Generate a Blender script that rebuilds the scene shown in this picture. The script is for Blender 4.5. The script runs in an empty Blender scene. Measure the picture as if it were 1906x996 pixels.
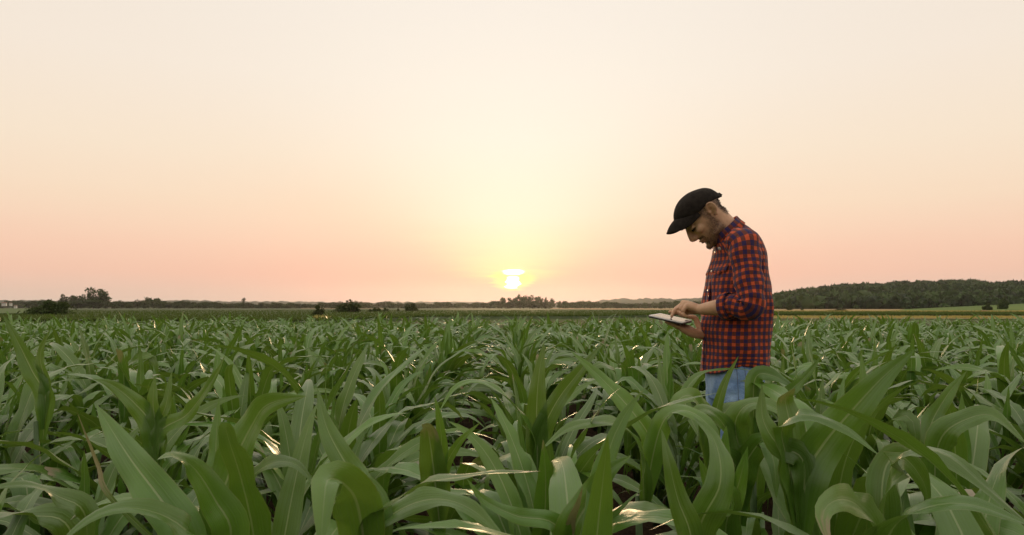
import bpy, math, random
import numpy as np
from mathutils import Vector, Matrix, noise as mnoise

scene = bpy.context.scene
COL = scene.collection
R = math.radians
CH = 1.15            # camera height
FPX = 1270.0         # focal length in photo pixels
HZ = 570.0           # eye level in photo pixels
SUN_EL = R(2.3)

# ------------------------------------------------------------------ camera
cam_d = bpy.data.cameras.new("camera")
cam = bpy.data.objects.new("camera", cam_d)
COL.objects.link(cam)
cam.location = (0, 0, CH)
cam.rotation_euler = (R(90), 0, 0)
cam_d.sensor_width = 36
cam_d.lens = 36 * FPX / 1906
cam_d.shift_y = (HZ - 498) / 1906
cam_d.clip_start = 0.05
cam_d.clip_end = 20000
cam_d.dof.use_dof = True
cam_d.dof.focus_distance = 2.6
cam_d.dof.aperture_fstop = 14
scene.camera = cam

# ------------------------------------------------------------------ sky
def s2l(c):
    out = []
    for v in c:
        v = v / 255.0
        out.append(v / 12.92 if v <= 0.04045 else ((v + 0.055) / 1.055) ** 2.4)
    return tuple(out)

class NT:
    """small node-tree helper"""
    def __init__(self, tree):
        self.t = tree; self.n = tree.nodes; self.l = tree.links
    def _in(self, sock, v):
        if v is None: return
        if hasattr(v, "links") or isinstance(v, bpy.types.NodeSocket): self.l.new(v, sock)
        else:
            if sock.type == 'RGBA' and len(v) == 3: v = tuple(v) + (1,)
            sock.default_value = v
    def math(self, op, a, b=None, c=None, clamp=False):
        n = self.n.new("ShaderNodeMath"); n.operation = op; n.use_clamp = clamp
        for i, v in enumerate((a, b, c)): self._in(n.inputs[i], v)
        return n.outputs[0]
    def mix(self, f, a, b, typ='MIX'):
        n = self.n.new("ShaderNodeMix"); n.data_type = 'RGBA'; n.blend_type = typ; n.clamp_factor = True
        self._in(n.inputs[0], f); self._in(n.inputs[6], a); self._in(n.inputs[7], b)
        return n.outputs[2]
    def ramp(self, f, stops, interp='LINEAR'):
        n = self.n.new("ShaderNodeValToRGB"); n.color_ramp.interpolation = interp
        e = n.color_ramp.elements
        while len(e) < len(stops): e.new(0.5)
        for i, (p, c) in enumerate(stops):
            e[i].position = p; e[i].color = tuple(c) + (1,)
        self._in(n.inputs[0], f)
        return n.outputs[0]
    def noise(self, vec, scale, detail=4, rough=0.55, dist=0.0, out=0):
        n = self.n.new("ShaderNodeTexNoise")
        self._in(n.inputs['Vector'], vec)
        n.inputs['Scale'].default_value = scale; n.inputs['Detail'].default_value = detail
        n.inputs['Roughness'].default_value = rough; n.inputs['Distortion'].default_value = dist
        return n.outputs[out]
    def mrange(self, v, a, b, c=0.0, d=1.0, smooth=False):
        n = self.n.new("ShaderNodeMapRange")
        if smooth: n.interpolation_type = 'SMOOTHSTEP'
        self._in(n.inputs[0], v)
        for i, q in enumerate((a, b, c, d)): self._in(n.inputs[i + 1], q)
        return n.outputs[0]
    def combine(self, x, y, z=0.0):
        n = self.n.new("ShaderNodeCombineXYZ")
        for i, v in enumerate((x, y, z)): self._in(n.inputs[i], v)
        return n.outputs[0]
    def sep(self, v):
        n = self.n.new("ShaderNodeSeparateXYZ"); self._in(n.inputs[0], v); return n.outputs
    def gauss(self, v, sigma):
        q = self.math('DIVIDE', v, sigma)
        return self.math('EXPONENT', self.math('MULTIPLY', self.math('MULTIPLY', q, q), -1.0))

world = bpy.data.worlds.new("World")
scene.world = world
world.use_nodes = True
wt = world.node_tree
wt.nodes.clear()
k = NT(wt)
tc = wt.nodes.new("ShaderNodeTexCoord")
sx_, sy_, sz_ = k.sep(tc.outputs['Generated'])
az = k.math('ARCTAN2', sx_, sy_)
el = k.math('ARCSINE', sz_)
el01 = k.math('DIVIDE', el, R(90), clamp=True)
def ed(d): return d / 90.0
base = k.ramp(el01, [
    (0.0, s2l((234, 209, 188))), (ed(1.2), s2l((240, 205, 183))), (ed(2.6), s2l((248, 202, 177))),
    (ed(4.5), s2l((250, 208, 182))), (ed(8), s2l((249, 222, 195))), (ed(12), s2l((248, 229, 206))),
    (ed(18), s2l((246, 232, 216))), (ed(25), s2l((242, 230, 217))), (ed(45), s2l((243, 231, 217))),
    (1.0, s2l((245, 235, 223)))])
# thin streaks of cloud, stretched along the horizon
streak = k.noise(k.combine(k.math('MULTIPLY', az, 3.0), k.math('MULTIPLY', el, 45.0), 0.3), 1.0, 5, 0.6)
lowmask = k.mrange(el, 0.0, 0.22, 1.0, 0.0, True)
stf = k.math('MULTIPLY', k.math('MULTIPLY', k.mrange(streak, 0.45, 0.75), lowmask), 0.22)
base = k.mix(stf, base, s2l((246, 196, 172)))
# rosy band either side of the sun
pw = k.math('MULTIPLY', k.math('MULTIPLY', k.gauss(az, 0.36), k.gauss(k.math('SUBTRACT', el, 0.028), 0.036)), 0.95)
base = k.mix(pw, base, s2l((250, 184, 160)))
# fan of warm light spreading upward from the sun
warp = k.noise(k.combine(k.math('MULTIPLY', az, 12.0), k.math('MULTIPLY', el, 160.0), 1.7), 1.0, 4, 0.55)
wob = k.math('MULTIPLY', k.math('SUBTRACT', warp, 0.5), 0.06)
azw = k.math('ADD', az, k.math('MULTIPLY', wob, k.mrange(el, 0.02, 0.16, 1.0, 0.0)))
sig = k.math('ADD', k.math('MULTIPLY', k.math('MAXIMUM', el, 0.0), 1.0), 0.012)
fan = k.math('MULTIPLY', k.gauss(azw, sig), k.mrange(el, 0.024, 0.052, 0.0, 1.0, True))
fan = k.math('MULTIPLY', fan, k.mrange(el, 0.05, 0.5, 0.96, 0.55))
fancol = k.ramp(k.math('DIVIDE', el, 0.6, clamp=True), [
    (0.04, s2l((252, 238, 152))), (0.12, s2l((252, 240, 190))), (0.22, s2l((254, 244, 219))),
    (0.40, s2l((254, 247, 231))), (0.72, s2l((253, 245, 233))), (1.0, s2l((240, 232, 222)))])
skyc = k.mix(fan, base, fancol)
# yellow halo and the veiled sun itself
d1 = k.math('ADD', k.math('POWER', k.math('DIVIDE', k.math('ADD', azw, 0.0), 0.030), 2.0),
            k.math('POWER', k.math('DIVIDE', k.math('SUBTRACT', el, 0.0385), 0.0155), 2.0))
halo = k.mrange(d1, 0.25, 1.5, 1.0, 0.0, True)
skyc = k.mix(k.math('MULTIPLY', halo, 0.95), skyc, s2l((254, 244, 150)))
azw2 = k.math('ADD', az, k.math('MULTIPLY', k.math('SUBTRACT', k.noise(k.combine(k.math('MULTIPLY', az, 30.0), k.math('MULTIPLY', el, 230.0), 4.0), 1.0, 2, 0.5), 0.5), 0.017))
d2 = k.math('ADD', k.math('POWER', k.math('DIVIDE', k.math('SUBTRACT', azw2, 0.001), 0.0098), 4.0),
            k.math('POWER', k.math('DIVIDE', k.math('SUBTRACT', el, 0.0348), 0.0086), 4.0))
d3 = k.math('ADD', k.math('POWER', k.math('DIVIDE', k.math('SUBTRACT', azw2, 0.0025), 0.0165), 2.0),
            k.math('POWER', k.math('DIVIDE', k.math('SUBTRACT', el, 0.0498), 0.0042), 2.0))
core = k.math('MAXIMUM', k.mrange(d2, 0.4, 1.5, 1.0, 0.0, True), k.mrange(d3, 0.25, 1.5, 1.0, 0.0, True))
skyc = k.mix(core, skyc, (2.6, 2.45, 2.1))
# the side of the sky opposite the sunset is dimmer
ch_ = k.math('COSINE', az)
rear = k.mrange(ch_, 0.75, -0.6, 0.0, 1.0, True)
rear = k.math('MULTIPLY', rear, k.mrange(el, 0.25, 1.2, 1.0, 0.0, True))
skyc = k.mix(rear, skyc, k.mix(1.0, skyc, (0.54, 0.56, 0.62), 'MULTIPLY'))
sky = wt.nodes.new("ShaderNodeTexSky")
sky.sky_type = 'NISHITA'; sky.sun_disc = False
sky.sun_elevation = SUN_EL; sky.sun_rotation = 0.0
sky.air_density = 1.5; sky.dust_density = 4.0
bg1 = wt.nodes.new("ShaderNodeBackground"); wt.links.new(skyc, bg1.inputs[0]); bg1.inputs[1].default_value = 0.98
bg2 = wt.nodes.new("ShaderNodeBackground"); wt.links.new(sky.outputs[0], bg2.inputs[0]); bg2.inputs[1].default_value = 0.012
addb = wt.nodes.new("ShaderNodeAddShader")
wt.links.new(bg1.outputs[0], addb.inputs[0]); wt.links.new(bg2.outputs[0], addb.inputs[1])
wo = wt.nodes.new("ShaderNodeOutputWorld"); wt.links.new(addb.outputs[0], wo.inputs[0])

# ------------------------------------------------------------------ sun
sun_d = bpy.data.lights.new("sun", 'SUN')
sun_d.energy = 1.5; sun_d.angle = R(11.0); sun_d.color = (1.0, 0.66, 0.36)
sun = bpy.data.objects.new("sun", sun_d); COL.objects.link(sun)
sun.rotation_euler = Vector((0, -math.cos(SUN_EL), -math.sin(SUN_EL))).to_track_quat('-Z', 'Y').to_euler()

vs = scene.view_settings
vs.view_transform = 'Standard'; vs.look = 'None'; vs.exposure = 0.0; vs.gamma = 1.0
vs.use_curve_mapping = False
cy = scene.cycles
cy.use_denoising = True
cy.max_bounces = 6; cy.diffuse_bounces = 2; cy.glossy_bounces = 2; cy.transmission_bounces = 3
cy.volume_bounces = 0; cy.transparent_max_bounces = 4
cy.caustics_reflective = False; cy.caustics_refractive = False

# ------------------------------------------------------------------ helpers
def P(px, py, d):
    """photo pixel at depth d (metres) -> world point"""
    return Vector(((px - 953) / FPX * d, d, CH - (py - HZ) / FPX * d))

def mesh_np(name, V, F, mat=None, uv=None, smooth=True, attrs=None):
    """V (n,3), F (m,k) int array or list of faces"""
    me = bpy.data.meshes.new(name)
    V = np.asarray(V, dtype=np.float32)
    if isinstance(F, np.ndarray):
        kk = F.shape[1]
        me.vertices.add(len(V)); me.vertices.foreach_set("co", V.ravel())
        me.loops.add(F.size); me.loops.foreach_set("vertex_index", F.ravel().astype(np.int32))
        me.polygons.add(len(F))
        me.polygons.foreach_set("loop_start", np.arange(0, F.size, kk, dtype=np.int32))
        try: me.polygons.foreach_set("loop_total", np.full(len(F), kk, dtype=np.int32))
        except Exception: pass
        me.update(calc_edges=True)
        loops = F.ravel()
    else:
        me.from_pydata([tuple(map(float, v)) for v in V], [], F)
        me.update()
        loops = np.empty(len(me.loops), dtype=np.int32); me.loops.foreach_get("vertex_index", loops)
    if uv is not None:
        ul = me.uv_layers.new(name="UVMap")
        ul.data.foreach_set("uv", np.asarray(uv, dtype=np.float32)[loops].ravel())
    for an, av in (attrs or {}).items():
        a = me.attributes.new(an, 'FLOAT', 'POINT')
        a.data.foreach_set("value", np.asarray(av, dtype=np.float32))
    if smooth: me.polygons.foreach_set("use_smooth", np.ones(len(me.polygons), dtype=bool))
    if mat: me.materials.append(mat)
    return me

def obj(name, me, parent=None, loc=None):
    o = bpy.data.objects.new(name, me)
    COL.objects.link(o)
    if parent: o.parent = parent
    if loc is not None: o.location = loc
    return o

def empty(name, loc, rz=0.0):
    o = bpy.data.objects.new(name, None); COL.objects.link(o)
    o.location = loc; o.rotation_euler = (0, 0, rz); o.empty_display_size = 0.1
    return o

def tag(o, label=None, cat=None, group=None, kind=None):
    if label: o["label"] = label
    if cat: o["category"] = cat
    if group: o["group"] = group
    if kind: o["kind"] = kind
    return o

def loft(rings, cap=True, closed=True):
    """rings: list of (n,3) arrays -> V, F(list)"""
    n = len(rings[0]); V = np.vstack(rings); F = []
    for i in range(len(rings) - 1):
        for j in range(n if closed else n - 1):
            a = i * n + j; b = i * n + (j + 1) % n
            F.append((a, b, b + n, a + n))
    V = list(V)
    if cap:
        c0 = len(V); V.append(np.mean(rings[0], axis=0)); c1 = len(V); V.append(np.mean(rings[-1], axis=0))
        for j in range(n):
            F.append((c0, (j + 1) % n, j))
            F.append((c1, (len(rings) - 1) * n + j, (len(rings) - 1) * n + (j + 1) % n))
    return np.array(V), F

def catmull(pts, n):
    pts = [np.array(p, dtype=float) for p in pts]
    pts = [2 * pts[0] - pts[1]] + pts + [2 * pts[-1] - pts[-2]]
    m = len(pts) - 3; out = []
    for q in np.linspace(0, m, n + 1):
        i = min(int(q), m - 1); t = q - i
        p0, p1, p2, p3 = pts[i:i + 4]
        out.append(0.5 * ((2 * p1) + (-p0 + p2) * t + (2 * p0 - 5 * p1 + 4 * p2 - p3) * t * t + (-p0 + 3 * p1 - 3 * p2 + p3) * t ** 3))
    return np.array(out)

def unit(v):
    v = np.asarray(v, dtype=float); l = np.linalg.norm(v, axis=-1, keepdims=True)
    return v / np.maximum(l, 1e-9)

def tube(pts, rad, seg=12, ref=(0, 0, 1), round_ends=True, sub=0, cap=True):
    """rad: list of r or (ra, rb): ra along ref-ish side, rb across. returns V,F"""
    pts = np.array([np.array(p, dtype=float) for p in pts])
    rad = np.array([(r, r) if not hasattr(r, "__len__") else r for r in rad], dtype=float)
    if sub:
        n = (len(pts) - 1) * sub
        q = np.linspace(0, len(pts) - 1, n + 1)
        rad = np.stack([np.interp(q, np.arange(len(rad)), rad[:, c]) for c in (0, 1)], axis=1)
        pts = catmull(pts, n)
    if round_ends:
        def endcap(p, d, r):
            return [(p + d * r.min() * 0.6, r * 0.75), (p + d * r.min() * 0.92, r * 0.35)]
        d0 = unit(pts[0] - pts[1]); d1 = unit(pts[-1] - pts[-2])
        A = endcap(pts[0], d0, rad[0])[::-1]; B = endcap(pts[-1], d1, rad[-1])
        pts = np.vstack([[a[0] for a in A], pts, [b[0] for b in B]])
        rad = np.vstack([[a[1] for a in A], rad, [b[1] for b in B]])
    T = np.gradient(pts, axis=0); T = unit(T)
    ref = np.array(ref, dtype=float)
    rings = []; a = np.linspace(0, 2 * math.pi, seg, endpoint=False)
    for p, t, r in zip(pts, T, rad):
        u = ref - t * np.dot(ref, t)
        if np.linalg.norm(u) < 1e-3: u = np.array((1.0, 0, 0)) - t * t[0]
        u = unit(u); v = np.cross(t, u)
        rings.append(p + np.outer(np.cos(a) * r[0], u) + np.outer(np.sin(a) * r[1], v))
    return loft(rings, cap)

def join(parts):
    V = []; F = []; o = 0
    for v, f in parts:
        V.append(np.asarray(v)); F += [tuple(i + o for i in q) for q in f]; o += len(v)
    return np.vstack(V), F

def box(c, s, rot=None):
    c = np.array(c, dtype=float); h = np.array(s, dtype=float) / 2
    v = np.array([(x, y, z) for x in (-1, 1) for y in (-1, 1) for z in (-1, 1)], dtype=float) * h
    if rot is not None: v = v @ np.array(rot).T
    f = [(0, 1, 3, 2), (4, 6, 7, 5), (0, 4, 5, 1), (2, 3, 7, 6), (0, 2, 6, 4), (1, 5, 7, 3)]
    return v + c, f

# ------------------------------------------------------------------ materials
def mat(name):
    m = bpy.data.materials.new(name); m.use_nodes = True
    t = m.node_tree; b = t.nodes["Principled BSDF"]; k = NT(t)
    return m, k, b, t.nodes["Material Output"]

def coord(k, which='Object'):
    n = k.n.new("ShaderNodeTexCoord"); return n.outputs[which]

def attr(k, name):
    n = k.n.new("ShaderNodeAttribute"); n.attribute_name = name; return n.outputs['Fac']

def objrand(k):
    return k.n.new("ShaderNodeObjectInfo").outputs['Random']

def bump(k, h, strength, dist=0.01):
    n = k.n.new("ShaderNodeBump"); n.inputs['Strength'].default_value = strength; n.inputs['Distance'].default_value = dist
    k._in(n.inputs['Height'], h); return n.outputs[0]

def simple(name, col, rough=0.6, var=0.2, scale=8.0, metal=0.0, bmp=0.0, spec=0.5):
    m, k, b, o = mat(name)
    nz = k.noise(coord(k), scale, 5)
    c = k.mix(k.mrange(nz, 0.3, 0.7), tuple(v * (1 - var) for v in col), tuple(min(1, v * (1 + var)) for v in col))
    k._in(b.inputs['Base Color'], c); b.inputs['Roughness'].default_value = rough; b.inputs['Metallic'].default_value = metal
    b.inputs['Specular IOR Level'].default_value = spec
    if bmp: k._in(b.inputs['Normal'], bump(k, nz, bmp))
    return m

def foliage(name, dark, light, trans, scale, rough=0.6, tfac=0.25):
    m, k, b, o = mat(name)
    g = k.n.new("ShaderNodeNewGeometry")
    nz = k.noise(g.outputs['Position'], scale, 4)
    rnd = g.outputs['Random Per Island']
    f = k.math('ADD', k.math('MULTIPLY', k.mrange(nz, 0.3, 0.7), 0.6), k.math('MULTIPLY', rnd, 0.4))
    f = k.math('ADD', f, k.math('MULTIPLY', attr(k, 'tone'), 1.2))
    c = k.mix(f, dark, light)
    hs = k.n.new("ShaderNodeHueSaturation")
    k._in(hs.inputs['Value'], k.mrange(objrand(k), 0, 1, 0.75, 1.25)); k._in(hs.inputs['Hue'], k.mrange(objrand(k), 0, 1, 0.485, 0.515))
    k._in(hs.inputs['Color'], c)
    k._in(b.inputs['Base Color'], hs.outputs[0]); b.inputs['Roughness'].default_value = rough
    b.inputs['Specular IOR Level'].default_value = 0.25
    tr = k.n.new("ShaderNodeBsdfTranslucent"); k._in(tr.inputs[0], trans)
    mx = k.n.new("ShaderNodeMixShader"); mx.inputs[0].default_value = tfac
    k.l.new(b.outputs[0], mx.inputs[1]); k.l.new(tr.outputs[0], mx.inputs[2]); k.l.new(mx.outputs[0], o.inputs[0])
    return m

def corn_leaf_material():
    m, k, b, o = mat("corn_leaf")
    uv = k.n.new("ShaderNodeUVMap").outputs[0]
    u, v, _ = k.sep(uv)
    lv = attr(k, "leaf_var")       # per leaf 0..1
    dry = attr(k, "leaf_dry_lit")      # per leaf dryness of tip / edge; on torn leaves it imitates backlight
    rnd = objrand(k)
    pos = coord(k, 'Object')
    blotch = k.noise(pos, 9.0, 4)
    c = k.mix(k.mrange(blotch, 0.3, 0.7), (0.046, 0.150, 0.009), (0.096, 0.245, 0.015))
    c = k.mix(k.math('MULTIPLY', lv, 0.6), c, (0.165, 0.310, 0.032))
    hs = k.n.new("ShaderNodeHueSaturation"); k._in(hs.inputs['Color'], c)
    k._in(hs.inputs['Value'], k.mrange(rnd, 0, 1, 0.8, 1.2)); k._in(hs.inputs['Hue'], k.mrange(rnd, 0, 1, 0.49, 0.505))
    gp = k.n.new('ShaderNodeNewGeometry').outputs['Position']
    patch = k.noise(gp, 0.8, 3)
    c = k.mix(k.mrange(patch, 0.35, 0.65, 0.30, 0.0), hs.outputs[0], (0.022, 0.075, 0.014))
    # parallel veins
    vein = k.noise(k.combine(k.math('MULTIPLY', u, 30.0), k.math('MULTIPLY', v, 1.3), lv), 1.0, 2, 0.5)
    c = k.mix(k.mrange(vein, 0.38, 0.66, 0.0, 0.55), c, (0.13, 0.25, 0.055))
    # pale midrib
    du = k.math('ABSOLUTE', k.math('SUBTRACT', u, 0.5))
    rib = k.mrange(du, 0.014, 0.040, 1.0, 0.0, True)
    rib = k.math('MULTIPLY', rib, k.mrange(v, 0.55, 0.98, 0.75, 0.1))
    c = k.mix(rib, c, (0.36, 0.46, 0.20))
    # pale margin, dried tips, torn ends paled as if lit from behind
    edge = k.mrange(du, 0.465, 0.497, 0.0, 0.5, True)
    c = k.mix(k.math('MULTIPLY', edge, k.mrange(blotch, 0.35, 0.7)), c, (0.34, 0.30, 0.13))
    n2 = k.noise(k.combine(k.math('MULTIPLY', u, 3.0), k.math('MULTIPLY', v, 6.0), k.math('MULTIPLY', lv, 9.0)), 1.0, 5)
    tip = k.mrange(k.math('ADD', v, k.math('MULTIPLY', k.math('SUBTRACT', n2, 0.5), 0.28)), k.math('SUBTRACT', 1.02, k.math('MULTIPLY', dry, 0.30)), k.math('SUBTRACT', 1.08, k.math('MULTIPLY', dry, 0.24)), 0.0, 1.0, True)
    dry_lit_col = k.mix(n2, (0.26, 0.19, 0.09), (0.40, 0.33, 0.20))
    c = k.mix(k.math('MULTIPLY', tip, 0.9), c, dry_lit_col)
    specks = k.mrange(k.noise(pos, 130.0, 2), 0.70, 0.76)
    c = k.mix(k.math('MULTIPLY', specks, 0.35), c, (0.20, 0.17, 0.07))
    k._in(b.inputs['Base Color'], c)
    k._in(b.inputs['Roughness'], k.mrange(blotch, 0.3, 0.7, 0.34, 0.44))
    b.inputs['Specular IOR Level'].default_value = 0.6
    b.inputs['Coat Weight'].default_value = 0.45; b.inputs['Coat Roughness'].default_value = 0.27; b.inputs['Coat IOR'].default_value = 1.5
    b.inputs['Sheen Weight'].default_value = 0.03; b.inputs['Sheen Roughness'].default_value = 0.4; b.inputs['Sheen Tint'].default_value = (0.9, 0.93, 0.8, 1)
    k._in(b.inputs['Normal'], bump(k, k.math('ADD', vein, k.math('MULTIPLY', rib, 0.8)), 0.35, 0.003))
    tr = k.n.new("ShaderNodeBsdfTranslucent")
    k._in(tr.inputs[0], k.mix(0.55, c, (0.24, 0.38, 0.035)))
    mx = k.n.new("ShaderNodeMixShader"); mx.inputs[0].default_value = 0.24
    k.l.new(b.outputs[0], mx.inputs[1]); k.l.new(tr.outputs[0], mx.inputs[2]); k.l.new(mx.outputs[0], o.inputs[0])
    return m

def soil_material():
    m, k, b, o = mat("soil")
    p = coord(k)
    n1 = k.noise(p, 3.0, 6, 0.65); n2 = k.noise(p, 28.0, 5, 0.65); n3 = k.noise(p, 0.02, 4)
    c = k.mix(k.mrange(n2, 0.3, 0.7), (0.022, 0.014, 0.008), (0.085, 0.052, 0.030))
    c = k.mix(k.mrange(n1, 0.35, 0.7, 0, 0.5), c, (0.06, 0.038, 0.022))
    y = k.sep(p)[1]
    c = k.mix(k.mrange(y, 30.0, 60.0), c, k.mix(k.mrange(n3, 0.35, 0.65), (0.06, 0.095, 0.025), (0.10, 0.13, 0.04)))
    k._in(b.inputs['Base Color'], c); b.inputs['Roughness'].default_value = 0.95; b.inputs['Specular IOR Level'].default_value = 0.1
    k._in(b.inputs['Normal'], bump(k, k.math('ADD', n1, n2), 0.9, 0.03))
    return m

def field_material(name, c1, c2, scale):
    m, k, b, o = mat(name)
    p = coord(k)
    n1 = k.noise(p, scale, 5, 0.6); n2 = k.noise(p, scale * 14, 4, 0.6)
    c = k.mix(k.mrange(k.math('ADD', k.math('MULTIPLY', n1, 0.6), k.math('MULTIPLY', n2, 0.4)), 0.36, 0.64), c1, c2)
    k._in(b.inputs['Base Color'], c); b.inputs['Roughness'].default_value = 0.9; b.inputs['Specular IOR Level'].default_value = 0.1
    k._in(b.inputs['Normal'], bump(k, n2, 0.6, 0.15))
    return m

M = {}
M['leaf'] = corn_leaf_material()
M['stalk'] = simple("corn_stalk", (0.06, 0.12, 0.03), 0.5, 0.3, 14)
M['soil'] = soil_material()
M['crop'] = foliage("low_crop", (0.055, 0.105, 0.022), (0.10, 0.165, 0.035), (0.16, 0.24, 0.04), 0.15, 0.7, 0.25)
M['stubble'] = field_material("straw_stubble", (0.30, 0.21, 0.09), (0.42, 0.31, 0.15), 0.03)
M['yellow'] = foliage("yellow_grass", (0.48, 0.41, 0.12), (0.68, 0.58, 0.23), (0.45, 0.38, 0.1), 1.2, 0.8, 0.3)
M['meadow'] = field_material("meadow_green", (0.085, 0.145, 0.03), (0.15, 0.22, 0.05), 0.02)
M['palefield'] = field_material("pale_green_field", (0.09, 0.14, 0.05), (0.13, 0.18, 0.065), 0.02)
M['tree'] = foliage("tree_leaves", (0.026, 0.046, 0.013), (0.078, 0.122, 0.030), (0.10, 0.14, 0.03), 0.25, 0.7, 0.2)
M['bush'] = foliage("bush_leaves", (0.024, 0.042, 0.010), (0.075, 0.115, 0.026), (0.09, 0.12, 0.025), 0.9, 0.7, 0.2)
M['forest'] = foliage("forest_leaves", (0.022, 0.042, 0.014), (0.072, 0.114, 0.032), (0.08, 0.12, 0.03), 0.028, 0.75, 0.12)
M['farhill'] = field_material("far_hill_woods", (0.025, 0.042, 0.020), (0.050, 0.068, 0.032), 0.012)
M['bark'] = simple("bark", (0.055, 0.042, 0.032), 0.9, 0.3, 6, bmp=0.5)
M['whitewall'] = simple("white_render", (0.75, 0.73, 0.68), 0.8, 0.06, 1)
M['rooftile'] = simple("roof_tiles", (0.22, 0.11, 0.075), 0.8, 0.2, 2)
M['pane'] = simple("dark_window_pane", (0.03, 0.035, 0.04), 0.15, 0.1, 1)

# ------------------------------------------------------------------ ground and fields
def gz(r):
    return -0.0016 * np.maximum(0.0, np.asarray(r, dtype=float) - 60.0) * (np.asarray(r) < 5000)

def vnoise(x, y, seed=0.0):
    """cheap smooth value noise, vectorised"""
    x = np.asarray(x, dtype=float) + seed * 17.3; y = np.asarray(y, dtype=float) - seed * 9.1
    xi = np.floor(x); yi = np.floor(y); fx = x - xi; fy = y - yi
    fx = fx * fx * (3 - 2 * fx); fy = fy * fy * (3 - 2 * fy)
    def h(a, b):
        s = np.sin(a * 127.1 + b * 311.7 + seed * 74.7) * 43758.5453
        return s - np.floor(s)
    return (h(xi, yi) * (1 - fx) + h(xi + 1, yi) * fx) * (1 - fy) + (h(xi, yi + 1) * (1 - fx) + h(xi + 1, yi + 1) * fx) * fy

def grid_faces(nu, nv):
    i, j = np.meshgrid(np.arange(nu - 1), np.arange(nv - 1), indexing='ij')
    a = (i * nv + j).ravel()
    return np.stack([a, a + nv, a + nv + 1, a + 1], axis=1)

def ground():
    def axis(fine, lim, step):
        p = list(np.arange(0, fine, step)); s = step
        while p[-1] < lim: s *= 1.18; p.append(p[-1] + s)
        return np.array(p)
    xp = axis(4.0, 9000, 0.06); X1 = np.concatenate([-xp[:0:-1], xp])
    yp = axis(7.0, 9000, 0.06); yn = axis(2.0, 9000, 0.12)
    Y1 = np.concatenate([-yn[:0:-1], yp])
    X, Y = np.meshgrid(X1, Y1, indexing='ij')
    r = np.hypot(X, Y)
    Z = np.where(r < 5000, -0.0016 * np.maximum(0, r - 60), -8.0)
    near = np.clip(1 - (r - 6) / 10, 0, 1)
    Z += near * (0.05 * (vnoise(X * 3, Y * 3, 1) - .5) + 0.045 * (vnoise(X * 8, Y * 8, 2) - .5) + 0.03 * (vnoise(X * 17, Y * 17, 3) - .5))
    V = np.stack([X.ravel(), Y.ravel(), Z.ravel()], axis=1)
    o = obj("ground", mesh_np("ground", V, grid_faces(len(X1), len(Y1)), M['soil']))
    return tag(o, "dark brown crumbly soil showing between the corn rows", None, kind="structure")
ground()

def polar_patch(name, pxs, dn, df, zoff, m, nv=40, rough=0.0, rfreq=1.0, zfun=None, skirt=0.0):
    """field sheet between near and far distance, given along the azimuth"""
    V = []
    for i, px in enumerate(pxs):
        d = np.geomspace(dn[i], df[i], nv)
        x = (px - 953) / FPX * d; y = d
        r = np.hypot(x, y)
        z = gz(r) + zoff if zfun is None else zfun(px, d)
        if rough: z = z + rough * (vnoise(x * rfreq, y * rfreq, 5) - .5) * 2
        if skirt: z = z.copy(); z[0] -= skirt; z[-1] -= skirt
        V.append(np.stack([x, y, z], axis=1))
    return obj(name, mesh_np(name, np.vstack(V), grid_faces(len(pxs), nv), m))

pxs = np.linspace(-420, 2350, 150)
cn = np.interp(pxs, [-300, 600, 800, 1100, 1300, 1440, 2300], [40, 42, 60, 63, 78, 75, 74])
cf = np.interp(pxs, [-300, 52, 130, 560, 700, 950, 1100, 1300, 1440, 1900, 2300], [74, 78, 540, 540, 540, 480, 250, 180, 126, 118, 118])
crop_sheet = polar_patch("crop_field", pxs, cn, cf, 0.27, M['crop'], 70, 0.05, 0.9, skirt=0.4)
tag(crop_sheet, "smooth green field of low crop beyond the corn", kind="structure")
stub = polar_patch("stubble_field", np.linspace(1025, 2350, 60), [85] * 60, [900] * 60, 0.06, M['stubble'], 40)
s2 = polar_patch("stubble_field", np.linspace(560, 715, 12), [420] * 12, [560] * 12, 0.30, M["stubble"], 6)
tag(s2, "thin straw coloured strip behind the bushes left of the sun", kind="structure")
tag(stub, "straw coloured stubble field behind the green crop", kind="structure")
lp = np.linspace(-420, 128, 20)
tag(polar_patch("pale_field", lp, [98] * 20, [520] * 20, 0.22, M['palefield'], 30), "pale green field at the far side behind the big bush", kind="structure")
def meadow_z(px, d):
    ytop = np.interp(px, [1650, 1906, 2350], [577.0, 565.0, 556.0])
    z0 = gz(np.hypot(150 * (px - 953) / FPX, 150)) + 0.1; z1 = CH + (HZ - ytop) * 430 / FPX
    t = (d - 150) / 280
    return z0 + (z1 - z0) * t ** 1.3
mp = np.linspace(1650, 2350, 24)
tag(polar_patch("meadow", mp, [150] * 24, [430] * 24, 0, M['meadow'], 20, zfun=meadow_z), "bright green sloping meadow at the foot of the wooded hill", kind="structure")

def blades(name, n, pxr, dfun, h, w, zbase, m, seed):
    """countless small upright blades, one mesh"""
    g = np.random.default_rng(seed)
    px = g.uniform(pxr[0], pxr[1], n)
    dn, df = dfun(px)
    d = dn + (df - dn) * g.random(n) ** 2.0
    x = (px - 953) / FPX * d; y = d
    z = gz(np.hypot(x, y)) + zbase
    a = g.uniform(0, 2 * math.pi, n); hh = h * g.uniform(0.5, 1.3, n); ww = w * g.uniform(0.6, 1.4, n)
    lean = g.normal(0, 0.45, (n, 2)) * hh[:, None]
    s = np.stack([np.cos(a), np.sin(a), 0 * a], axis=1) * ww[:, None] / 2
    c = np.stack([x, y, z], axis=1)
    top = c + np.stack([lean[:, 0], lean[:, 1], hh], axis=1)
    V = np.stack([c - s, c + s, top], axis=1).reshape(-1, 3)
    return obj(name, mesh_np(name, V, np.arange(3 * n).reshape(-1, 3), m, smooth=False))

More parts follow.
